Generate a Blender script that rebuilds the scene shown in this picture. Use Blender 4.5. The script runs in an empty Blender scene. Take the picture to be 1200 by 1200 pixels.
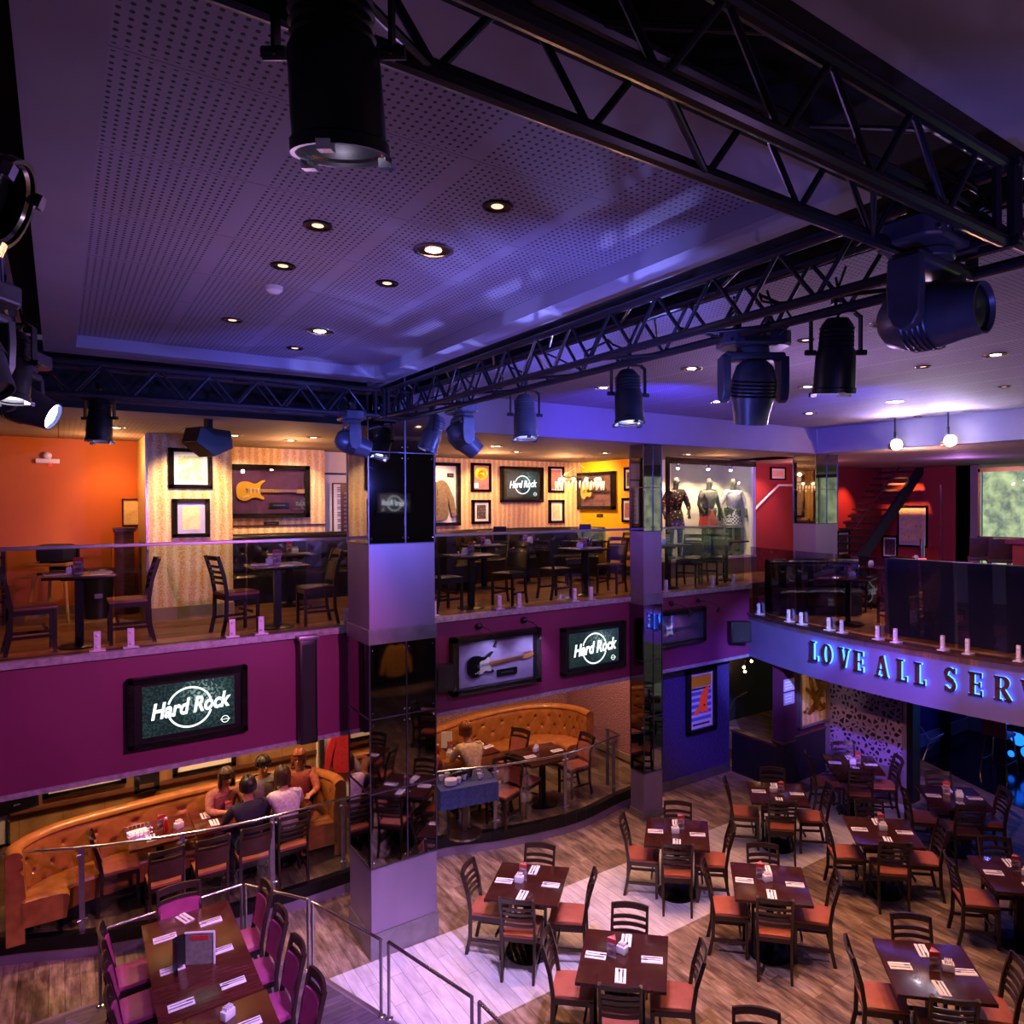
import bpy, bmesh, math, random
from mathutils import Vector, Matrix, Euler
random.seed(7)
PI = math.pi
sc = bpy.context.scene
COL = sc.collection
R = math.radians

# ------------------------------------------------------------------ helpers
def lin(h):
    if isinstance(h, str):
        h = h.lstrip('#'); c = [int(h[i:i+2], 16)/255 for i in (0, 2, 4)]
    else: c = list(h)
    return tuple((x/12.92 if x <= .04045 else ((x+.055)/1.055)**2.4) for x in c) + (1.0,)

class NT:
    """small node-tree writer"""
    def __init__(s, mat):
        s.t = mat.node_tree; s.n = s.t.nodes; s.l = s.t.links
    def add(s, kind, **kw):
        n = s.n.new(kind)
        for k, v in kw.items(): setattr(n, k, v)
        return n
    def put(s, sock, v):
        if isinstance(v, bpy.types.NodeSocket): s.l.new(v, sock)
        elif v is not None: sock.default_value = v
    def m(s, op, a, b=None, c=None):
        n = s.add('ShaderNodeMath', operation=op)
        s.put(n.inputs[0], a)
        if b is not None: s.put(n.inputs[1], b)
        if c is not None: s.put(n.inputs[2], c)
        return n.outputs[0]
    def mix(s, f, a, b, mode='MIX'):
        n = s.add('ShaderNodeMix', data_type='RGBA', blend_type=mode)
        s.put(n.inputs[0], f); s.put(n.inputs[6], a); s.put(n.inputs[7], b)
        return n.outputs[2]
    def ramp(s, f, stops):
        n = s.add('ShaderNodeValToRGB'); s.put(n.inputs[0], f)
        e = n.color_ramp.elements
        while len(e) > 1: e.remove(e[-1])
        e[0].position = stops[0][0]; e[0].color = stops[0][1]
        for p, c in stops[1:]:
            x = e.new(p); x.color = c
        return n.outputs[0]
    def coord(s, out='Object'):
        return s.add('ShaderNodeTexCoord').outputs[out]
    def mapping(s, v, scale=(1, 1, 1), rot=(0, 0, 0), loc=(0, 0, 0)):
        n = s.add('ShaderNodeMapping'); s.put(n.inputs[0], v)
        n.inputs['Scale'].default_value = scale; n.inputs['Rotation'].default_value = rot; n.inputs['Location'].default_value = loc
        return n.outputs[0]
    def noise(s, v, sc_=5, det=3, rough=.5):
        n = s.add('ShaderNodeTexNoise'); s.put(n.inputs['Vector'], v)
        n.inputs['Scale'].default_value = sc_; n.inputs['Detail'].default_value = det; n.inputs['Roughness'].default_value = rough
        return n.outputs[0]
    def voro(s, v, sc_=5, feature='F1', rnd=1):
        n = s.add('ShaderNodeTexVoronoi', feature=feature); s.put(n.inputs['Vector'], v)
        n.inputs['Scale'].default_value = sc_; n.inputs['Randomness'].default_value = rnd
        return n.outputs['Distance']
    def sep(s, v):
        n = s.add('ShaderNodeSeparateXYZ'); s.put(n.inputs[0], v); return n.outputs
    def comb(s, x, y, z):
        n = s.add('ShaderNodeCombineXYZ'); s.put(n.inputs[0], x); s.put(n.inputs[1], y); s.put(n.inputs[2], z); return n.outputs[0]
    def bump(s, h, strength=.3, dist=.01):
        n = s.add('ShaderNodeBump'); s.put(n.inputs['Height'], h)
        n.inputs['Strength'].default_value = strength; n.inputs['Distance'].default_value = dist
        return n.outputs[0]

MATS = {}
def mat(name, col='#808080', rough=.5, metal=0., emit=None, es=1., coat=0., spec=None, fn=None, alpha=None):
    m = bpy.data.materials.new(name); m.use_nodes = True
    b = m.node_tree.nodes['Principled BSDF']
    b.inputs['Base Color'].default_value = lin(col)
    b.inputs['Roughness'].default_value = rough
    b.inputs['Metallic'].default_value = metal
    if coat: b.inputs['Coat Weight'].default_value = coat; b.inputs['Coat Roughness'].default_value = .1
    if spec is not None: b.inputs['Specular IOR Level'].default_value = spec
    if emit is not None:
        b.inputs['Emission Color'].default_value = lin(emit); b.inputs['Emission Strength'].default_value = es
    if fn:
        nt = NT(m); fn(nt, b)
    MATS[name] = m
    return m

def jitter(base, amt=.12, scale=8, stretch=(1, 1, 1), bump=0):
    """soft procedural variation of a base colour"""
    def f(nt, b):
        v = nt.mapping(nt.coord(), stretch)
        n = nt.noise(v, scale, 4)
        c = lin(base)
        lo = tuple(max(0, x*(1-amt*2)) for x in c[:3]) + (1,); hi = tuple(min(1, x*(1+amt*2)) for x in c[:3]) + (1,)
        nt.put(b.inputs['Base Color'], nt.ramp(n, [(.3, lo), (.7, hi)]))
        if bump: nt.put(b.inputs['Normal'], nt.bump(n, bump, .01))
    return f

# ---- materials
def f_planks(nt, b):
    o = nt.coord(); s = nt.sep(o)
    br = nt.add('ShaderNodeTexBrick'); nt.put(br.inputs['Vector'], nt.comb(s[1], s[0], 0))
    br.inputs['Scale'].default_value = 1; br.inputs['Brick Width'].default_value = 1.15; br.inputs['Row Height'].default_value = .13
    br.inputs['Mortar Size'].default_value = .0025; br.inputs['Mortar Smooth'].default_value = .2; br.inputs['Bias'].default_value = 0
    br.offset = .37; br.inputs['Color1'].default_value = (0, 0, 0, 1); br.inputs['Color2'].default_value = (1, 1, 1, 1); br.inputs['Mortar'].default_value = (.5, .5, .5, 1)
    g = nt.noise(nt.mapping(o, (6, 1.1, 1)), 2.6, 6, .62)
    g2 = nt.noise(nt.mapping(o, (1, .6, 1)), 2.2, 5, .7)
    k = nt.m('ADD', nt.m('MULTIPLY', nt.sep(br.outputs[0])[0], .16), nt.m('ADD', nt.m('MULTIPLY', g, .85), nt.m('MULTIPLY', g2, .2)))
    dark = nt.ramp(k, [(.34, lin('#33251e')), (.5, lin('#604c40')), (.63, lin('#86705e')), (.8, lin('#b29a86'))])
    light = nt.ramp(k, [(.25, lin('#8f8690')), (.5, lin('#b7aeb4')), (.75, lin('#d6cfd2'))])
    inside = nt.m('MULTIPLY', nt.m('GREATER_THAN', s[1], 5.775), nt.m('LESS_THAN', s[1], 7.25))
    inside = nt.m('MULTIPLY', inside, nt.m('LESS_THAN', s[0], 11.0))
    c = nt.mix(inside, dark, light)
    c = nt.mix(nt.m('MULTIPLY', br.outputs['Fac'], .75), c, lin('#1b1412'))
    nt.put(b.inputs['Base Color'], c)
    nt.put(b.inputs['Roughness'], nt.m('ADD', nt.m('MULTIPLY', g, .3), .3))
    nt.put(b.inputs['Normal'], nt.bump(nt.m('SUBTRACT', g, nt.m('MULTIPLY', br.outputs['Fac'], .8)), .25, .004))
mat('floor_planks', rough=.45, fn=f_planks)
def f_planks2(cols, rot=False, w=.12):
    def f(nt, b):
        o = nt.coord(); s = nt.sep(o)
        br = nt.add('ShaderNodeTexBrick'); nt.put(br.inputs['Vector'], nt.comb(s[0], s[1], 0) if rot else nt.comb(s[1], s[0], 0))
        br.inputs['Scale'].default_value = 1; br.inputs['Brick Width'].default_value = 1.1; br.inputs['Row Height'].default_value = w
        br.inputs['Mortar Size'].default_value = .0015; br.inputs['Color1'].default_value = (0, 0, 0, 1); br.inputs['Color2'].default_value = (1, 1, 1, 1)
        br.offset = .4
        st = (1.2, 12, 1) if rot else (12, 1.2, 1)
        g = nt.noise(nt.mapping(o, st), 3, 6, .6)
        k = nt.m('ADD', nt.m('MULTIPLY', nt.sep(br.outputs[0])[0], .35), nt.m('MULTIPLY', g, .8))
        nt.put(b.inputs['Base Color'], nt.mix(nt.m('MULTIPLY', br.outputs['Fac'], .6), nt.ramp(k, [(.25, lin(cols[0])), (.55, lin(cols[1])), (.85, lin(cols[2]))]), lin('#120c0a')))
        nt.put(b.inputs['Normal'], nt.bump(g, .15, .003))
    return f
mat('balcony_planks', rough=.35, fn=f_planks2(('#5b3a22', '#8a5f3a', '#b08556'), True))
mat('stage_planks', rough=.4, fn=f_planks2(('#2e251d', '#5a4a3a', '#8a745c'), False))
mat('platform_planks', rough=.4, fn=f_planks2(('#2c2230', '#57465c', '#7c6a80'), True, .1))
mat('dark_gloss_floor', '#101014', rough=.12, fn=jitter('#101014', .2, 3))

def f_perf(nt, b):
    s = nt.sep(nt.coord())
    def fr(v, off, per): # distance to nearest grid line /per in 0..1
        return nt.m('FRACT', nt.m('DIVIDE', nt.m('SUBTRACT', v, off), per))
    px_, py_ = .6555/19, .7301/19
    fx = nt.m('ABSOLUTE', nt.m('SUBTRACT', fr(s[0], .0632, px_), .5))
    fy = nt.m('ABSOLUTE', nt.m('SUBTRACT', fr(s[1], 2.5575, py_), .5))
    d = nt.m('SQRT', nt.m('ADD', nt.m('MULTIPLY', fx, fx), nt.m('MULTIPLY', fy, fy)))
    dot = nt.m('LESS_THAN', d, .215)
    tx = fr(s[0], .0632, .6555); ty = fr(s[1], 2.5575, .7301)
    inx = nt.m('LESS_THAN', nt.m('ABSOLUTE', nt.m('SUBTRACT', tx, .5)), .452)
    iny = nt.m('LESS_THAN', nt.m('ABSOLUTE', nt.m('SUBTRACT', ty, .5)), .474)
    dot = nt.m('MULTIPLY', dot, nt.m('MULTIPLY', inx, iny))
    jy = nt.m('GREATER_THAN', nt.m('ABSOLUTE', nt.m('SUBTRACT', ty, .5)), .4965)
    c = nt.mix(dot, lin('#8a8090'), lin('#0b090c'))
    c = nt.mix(nt.m('MULTIPLY', jy, .75), c, lin('#151217'))
    nt.put(b.inputs['Base Color'], c)
mat('perforated_ceiling', rough=.8, fn=f_perf)
mat('white_soffit', '#8c8394', rough=.75, fn=jitter('#8c8394', .04, 1.5))
mat('black_ceiling', '#0a0a0d', rough=.9, fn=jitter('#0b0b0e', .2, 2))
mat('balcony_ceiling', '#7a6a60', rough=.8, fn=jitter('#83736a', .05, 1.5))
def f_tile_ceiling(nt, b):
    s = nt.sep(nt.coord())
    tx = nt.m('FRACT', nt.m('DIVIDE', s[0], 1.2)); ty = nt.m('FRACT', nt.m('DIVIDE', s[1], .6))
    j = nt.m('MAXIMUM', nt.m('LESS_THAN', tx, .008), nt.m('LESS_THAN', ty, .016))
    h = nt.m('LESS_THAN', nt.m('FRACT', nt.m('DIVIDE', s[0], .05)), .3)
    h = nt.m('MULTIPLY', nt.m('MULTIPLY', h, nt.m('LESS_THAN', nt.m('FRACT', nt.m('DIVIDE', s[1], .05)), .35)), nt.m('LESS_THAN', nt.m('FRACT', nt.m('DIVIDE', s[0], 2.4)), .5))
    c = nt.mix(j, lin('#85766c'), lin('#2a221e')); c = nt.mix(nt.m('MULTIPLY', h, .7), c, lin('#2a221e'))
    nt.put(b.inputs['Base Color'], c)
mat('balcony_ceiling_tiles', rough=.8, fn=f_tile_ceiling)
mat('plum_paint', '#6a1f52', rough=.55, fn=jitter('#6a2050', .05, 1.2))
mat('plum_dark', '#4a1438', rough=.6, fn=jitter('#4a1438', .05, 2))
mat('ledge_metal', '#9a94a4', rough=.4, metal=.25, fn=jitter('#9a94a4', .15, 20, (1, 1, 1)))
mat('steel', '#b9b7bd', rough=.25, metal=1., fn=jitter('#b9b7bd', .05, 10))
mat('clamp_metal', '#cfc8dc', rough=.35, metal=.3)
mat('bright_steel', '#d8d6dc', rough=.18, metal=1.)
mat('dull_steel', '#8b8690', rough=.4, metal=.8, fn=jitter('#8b8690', .08, 6))
mat('mirror_smoked', '#8a8490', rough=.035, metal=1., fn=lambda nt, b: nt.put(b.inputs['Roughness'], nt.m('ADD', nt.m('MULTIPLY', nt.noise(nt.coord(), 3, 2), .03), .02)))
mat('mirror_clear', '#b8b0a8', rough=.03, metal=1.)
mat('navy_panel', '#2a2a40', rough=.35, fn=jitter('#2a2a40', .08, 2))
mat('seam_metal', '#5a5464', rough=.35, metal=.8)
mat('brushed_panel', '#8d7c98', rough=.42, metal=.55, fn=jitter('#8d7c98', .05, 2.5, (1, 1, .3)))
mat('orange_paint', '#c4682a', rough=.65, fn=jitter('#c4682a', .03, 1.5))
mat('yellow_paint', '#f0a800', rough=.6, fn=jitter('#f0a800', .03, 1.5))
mat('red_paint', '#8e2832', rough=.6, fn=jitter('#8e2832', .05, 1.5))
mat('cream_paint', '#e2d6c4', rough=.7, fn=jitter('#e2d6c4', .03, 2))
mat('grey_paint', '#8a8684', rough=.7, fn=jitter('#8a8684', .06, 2))
mat('dark_paint', '#1a171a', rough=.6, fn=jitter('#1c181c', .15, 3))
mat('blue_paint', '#353a78', rough=.6, fn=jitter('#353a78', .05, 2))
mat('brown_skirting', '#8a7462', rough=.5, fn=jitter('#8a7462', .06, 4))
def f_snake(nt, b):
    o = nt.coord(); s = nt.sep(o)
    h = nt.m('ADD', s[0], s[1])
    wob = nt.noise(nt.mapping(o, (1, 1, .35)), 3, 3)
    band = nt.m('ADD', nt.m('MULTIPLY', nt.m('SINE', nt.m('MULTIPLY', nt.m('ADD', h, nt.m('MULTIPLY', wob, .12)), 27)), .5), .5)
    sc1 = nt.voro(nt.mapping(o, (1, 1, .8)), 60)
    k = nt.m('ADD', nt.m('MULTIPLY', band, .75), nt.m('MULTIPLY', sc1, .55))
    nt.put(b.inputs['Base Color'], nt.ramp(k, [(.12, lin('#b98645')), (.4, lin('#e0b878')), (.75, lin('#e8d2a4')), (1, lin('#caa06a'))]))
    spots = nt.m('LESS_THAN', nt.voro(o, 46), nt.m('ADD', .12, nt.m('MULTIPLY', nt.m('SUBTRACT', 1, band), .16)))
    prev = b.inputs['Base Color'].links[0].from_socket
    nt.put(b.inputs['Base Color'], nt.mix(nt.m('MULTIPLY', spots, .6), prev, lin('#8a5a2c')))
mat('snake_wallpaper', rough=.5, fn=f_snake)
def f_tex(base, s1, st=.6, sc_=70):
    def f(nt, b):
        n = nt.voro(nt.coord(), sc_)
        nt.put(b.inputs['Base Color'], nt.ramp(n, [(.1, lin(s1)), (.6, lin(base))]))
        nt.put(b.inputs['Normal'], nt.bump(n, st, .02))
    return f
mat('pink_textured', '#9a6a78', rough=.5, fn=f_tex('#a87a80', '#7a525c', .7, 38))
mat('purple_textured', '#3a2a66', rough=.45, fn=f_tex('#4a3a78', '#33265a', .6, 38))
def f_browntile(nt, b):
    s = nt.sep(nt.coord())
    j = nt.m('MAXIMUM', nt.m('LESS_THAN', nt.m('FRACT', nt.m('DIVIDE', s[0], .42)), .02), nt.m('LESS_THAN', nt.m('FRACT', nt.m('DIVIDE', s[2], .42)), .02))
    n = nt.noise(nt.coord(), 5, 4)
    nt.put(b.inputs['Base Color'], nt.mix(nt.m('MULTIPLY', j, .5), nt.ramp(n, [(.3, lin('#7a5a3a')), (.7, lin('#a07c52'))]), lin('#3a2a1c')))
mat('brown_panels', rough=.4, fn=f_browntile)
def f_leather(c0, c1, bs=.15):
    def f(nt, b):
        n = nt.noise(nt.coord(), 9, 5); nt.put(b.inputs['Base Color'], nt.ramp(n, [(.3, lin(c0)), (.7, lin(c1))]))
        nt.put(b.inputs['Normal'], nt.bump(nt.voro(nt.coord(), 220), bs, .002))
    return f
mat('tan_leather', rough=.33, coat=.2, fn=f_leather('#8a5226', '#a86c38'))
mat('black_leather', rough=.3, coat=.2, fn=f_leather('#141014', '#221c20'))
mat('orange_seat', rough=.4, fn=f_leather('#94503e', '#aa624e'))
mat('magenta_pad', rough=.42, fn=f_leather('#94346c', '#a8467e'))
mat('brown_pad', rough=.4, fn=f_leather('#3a2420', '#50322c'))
def f_wood(c0, c1, st=(2, 2, 14)):
    def f(nt, b):
        n = nt.noise(nt.mapping(nt.coord(), st), 3, 5, .6); nt.put(b.inputs['Base Color'], nt.ramp(n, [(.3, lin(c0)), (.7, lin(c1))]))
    return f
mat('dark_wood', rough=.35, coat=.25, fn=f_wood('#1c100c', '#33201a', (14, 14, 2)))
mat('table_wood', rough=.22, coat=.3, fn=f_wood('#2c130c', '#46221a', (14, 2, 2)))
mat('red_wood', rough=.2, coat=.4, fn=f_wood('#3a1510', '#5a2820', (2, 14, 2)))
mat('brown_wood', rough=.35, fn=f_wood('#4a2c1c', '#6a4430', (2, 2, 10)))
mat('black_metal', '#0c0c10', rough=.38, metal=.4, fn=jitter('#101015', .2, 12))
mat('truss_black', '#3a3a48', rough=.3, metal=.8, fn=jitter('#3a3a48', .1, 14))
mat('lamp_black', '#15151b', rough=.35, metal=.2, fn=jitter('#17171d', .15, 18))
mat('lamp_grey', '#3a3a48', rough=.38, metal=.2, fn=jitter('#3c3c4a', .1, 12))
mat('gold_trim', '#b8862c', rough=.3, metal=.9)
def f_ornate(nt, b):
    n = nt.voro(nt.coord(), 90); n2 = nt.noise(nt.coord(), 60, 3)
    nt.put(b.inputs['Base Color'], nt.ramp(n, [(.1, lin('#6a5c5c')), (.25, lin('#1a1418')), (.7, lin('#0c0a0d'))]))
    nt.put(b.inputs['Normal'], nt.bump(nt.m('ADD', n, n2), 1, .02))
mat('ornate_frame', rough=.25, metal=.3, fn=f_ornate)
mat('frame_wood', '#3a2618', rough=.4, fn=jitter('#3a2618', .2, 20))
mat('mat_board', '#e6e2dc', rough=.8, fn=jitter('#e6e2dc', .02, 5))
mat('napkin_white', '#eeeaf0', rough=.8, fn=jitter('#eeeaf0', .03, 30, bump=.1))
mat('ceramic_white', '#e4e0ea', rough=.25)
mat('menu_red', '#b82a34', rough=.5, fn=jitter('#b82a34', .1, 30))
mat('menu_print', rough=.4, fn=lambda nt, b: nt.put(b.inputs['Base Color'], nt.ramp(nt.noise(nt.mapping(nt.coord(), (1, 1, 2)), 14, 1), [(.3, lin('#4a3848')), (.5, lin('#8a6470')), (.62, lin('#b8acb0'))])))
mat('glass_jar', '#9a8a90', rough=.1, coat=.5)
mat('ketchup_red', '#a01c18', rough=.2)
mat('black_plastic', '#101014', rough=.35, fn=jitter('#121216', .1, 20))
mat('speaker_mesh', '#0e0e12', rough=.7, fn=lambda nt, b: nt.put(b.inputs['Normal'], nt.bump(nt.voro(nt.coord(), 260), .6, .005)))
mat('skin', '#b07850', rough=.5, fn=jitter('#b07a56', .05, 12))
for n_, c_ in (('hair_brown', '#3a2418'), ('hair_black', '#120e0c'), ('hair_auburn', '#7a3c1c'), ('cloth_pink', '#a8705c'), ('cloth_grey', '#74706c'), ('cloth_navy', '#1c1c30'), ('cloth_white', '#c8bcc8'), ('cloth_rust', '#8a4428'), ('cloth_cream', '#b8a070'), ('cloth_black', '#141216'), ('denim', '#2c3868'), ('cloth_red', '#9a2420'), ('cloth_magenta', '#7a2c50'), ('jacket_tan', '#7a6850'), ('cloth_yellow', '#a87820'), ('mannequin', '#3a3436')):
    mat(n_, c_, rough=.7 if 'hair' not in n_ else .45, fn=jitter(c_, .15, 25, bump=.15))
def f_check(nt, b):
    n = nt.add('ShaderNodeTexChecker'); nt.put(n.inputs['Vector'], nt.coord()); n.inputs['Scale'].default_value = 26
    n.inputs['Color1'].default_value = lin('#c8c0cc'); n.inputs['Color2'].default_value = lin('#3a3040'); nt.put(b.inputs['Base Color'], n.outputs[0])
mat('cloth_check', rough=.8, fn=f_check)
mat('cloth_floral', rough=.8, fn=lambda nt, b: nt.put(b.inputs['Base Color'], nt.ramp(nt.voro(nt.coord(), 18), [(.1, lin('#d8c090')), (.28, lin('#8a2a24')), (.45, lin('#141014'))])))
def glass_mat(name, tint, refl=.10, rough=.01):
    m = bpy.data.materials.new(name); m.use_nodes = True; nt = NT(m); nt.n.clear()
    o = nt.add('ShaderNodeOutputMaterial'); t = nt.add('ShaderNodeBsdfTransparent'); t.inputs[0].default_value = lin(tint)
    g = nt.add('ShaderNodeBsdfGlossy'); g.inputs['Roughness'].default_value = rough; g.inputs[0].default_value = (1, 1, 1, 1)
    fr = nt.add('ShaderNodeFresnel'); fr.inputs[0].default_value = 1.5
    mx = nt.add('ShaderNodeMixShader'); bf = nt.add('ShaderNodeNewGeometry').outputs['Backfacing']; nt.put(mx.inputs[0], nt.m('MULTIPLY', nt.m('ADD', nt.m('MULTIPLY', fr.outputs[0], 1.2), refl*.3), nt.m('SUBTRACT', 1, bf)))
    nt.l.new(t.outputs[0], mx.inputs[1]); nt.l.new(g.outputs[0], mx.inputs[2]); nt.l.new(mx.outputs[0], o.inputs[0])
    MATS[name] = m
glass_mat('clear_glass', '#e8ecec'); glass_mat('tinted_glass', '#d4d4e2', .2)
def emis(name, col, st): return mat(name, '#000000', emit=col, es=st)
emis('bulb_white', '#fff4ff', 60); emis('bulb_star', '#f6eeff', 220); emis('bulb_warm', '#ffc890', 14); emis('bulb_dim', '#d09a80', 1.6)
emis('bulb_cool', '#b8c4ff', 22); emis('led_blue', '#2a6aff', 5.0); emis('led_red', '#ff1030', 3); emis('screen_white', '#e8f4f0', 1.0); emis('bar_blue', '#1258e8', 2.0)
mat('crystal_emissive', '#e8d8c0', rough=.1, coat=.5, emit='#ffd090', es=1.2)  # glow put into the crystal drops to imitate their sparkle
emis('led_green', '#10ff80', 6); emis('crystal_glow', '#ffd8a0', 9)
def f_screen(nt, b):
    o = nt.coord()
    n = nt.noise(o, 45, 3); v = nt.sep(o)
    r = nt.m('SQRT', nt.m('ADD', nt.m('POWER', nt.m('SUBTRACT', v[0], .12), 2), nt.m('POWER', nt.m('SUBTRACT', v[2], .1), 2)))
    g = nt.m('MAXIMUM', nt.m('SUBTRACT', 1, nt.m('MULTIPLY', r, 2.6)), 0.05)
    k = nt.m('MULTIPLY', nt.m('ADD', .25, nt.m('MULTIPLY', nt.m('GREATER_THAN', n, .52), .5)), nt.m('ADD', .25, g))
    nt.put(b.inputs['Emission Color'], nt.ramp(k, [(0, lin('#0c1416')), (.5, lin('#3a5456')), (1, lin('#a8c8c4'))])); b.inputs['Emission Strength'].default_value = .5
mat('screen_image', '#050808', rough=.2, fn=f_screen)
def f_print(c, sc_=14):
    def f(nt, b):
        n = nt.noise(nt.coord(), sc_, 4, .7)
        k = len(c)-1
        nt.put(b.inputs['Base Color'], nt.ramp(n, [(.3+.4*i/k, lin(x)) for i, x in enumerate(c)]))
    return f
mat('print_colour', rough=.6, fn=f_print(('#e8e0c8', '#d8c8b0', '#8aa060', '#e4dcd0')))
mat('print_sepia', rough=.6, fn=f_print(('#c8a878', '#e4d0a0', '#d8c090', '#b89868'), 8))
mat('print_photo', rough=.6, fn=f_print(('#a89888', '#5a4a44', '#2a2022', '#c8b4a8'), 22))
mat('print_pink', rough=.5, fn=f_print(('#7a3c48', '#a86a70', '#8a4c54'), 6))
mat('print_yellow', rough=.5, fn=f_print(('#f0d060', '#e8e0b0', '#c8a040'), 12))
mat('velvet_purple', '#5a2048', rough=.75, fn=jitter('#5a2450', .15, 6))
mat('velvet_lilac', '#b0a4d0', rough=.75, fn=jitter('#b4a8d4', .08, 6))
mat('guitar_yellow', '#e8a428', rough=.2, coat=.6); mat('guitar_black', '#101218', rough=.15, coat=.6); mat('pick_white', '#d8d4cc', rough=.3)
mat('guitar_natural', '#d89a40', rough=.2, coat=.6); mat('guitar_gold', '#7a5a48', rough=.2, coat=.6); mat('maple', '#c88c4c', rough=.3)
mat('poster_blue', '#5a8ad0', rough=.5); mat('poster_orange', '#f04a20', rough=.5, emit='#f04a20', es=.12); mat('poster_yellow', '#f0c020', rough=.5)
mat('bronze', '#7a5650', rough=.25, metal=.9, fn=jitter('#8a6258', .2, 5))
mat('terracotta', '#c0705a', rough=.6)
def f_foliage(nt, b):
    n = nt.noise(nt.coord(), 2.6, 5, .65)
    nt.put(b.inputs['Emission Color'], nt.ramp(n, [(.35, lin('#6a7a78')), (.5, lin('#a8b890')), (.65, lin('#d8e6b0'))])); b.inputs['Emission Strength'].default_value = .8
mat('daylight_garden', '#000000', fn=f_foliage)
def f_screenwall(nt, b):
    o = nt.coord(); s = nt.sep(o); v = nt.comb(s[1], s[2], 0)
    n = nt.add('ShaderNodeTexVoronoi', feature='DISTANCE_TO_EDGE'); nt.put(n.inputs['Vector'], v); n.inputs['Scale'].default_value = 11
    k = nt.m('LESS_THAN', n.outputs[0], .17)
    nt.put(b.inputs['Base Color'], nt.mix(k, lin('#15101c'), lin('#8a74a8'))); nt.put(b.inputs['Normal'], nt.bump(k, .5, .01))
mat('lattice_panel', rough=.5, fn=f_screenwall)

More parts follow.
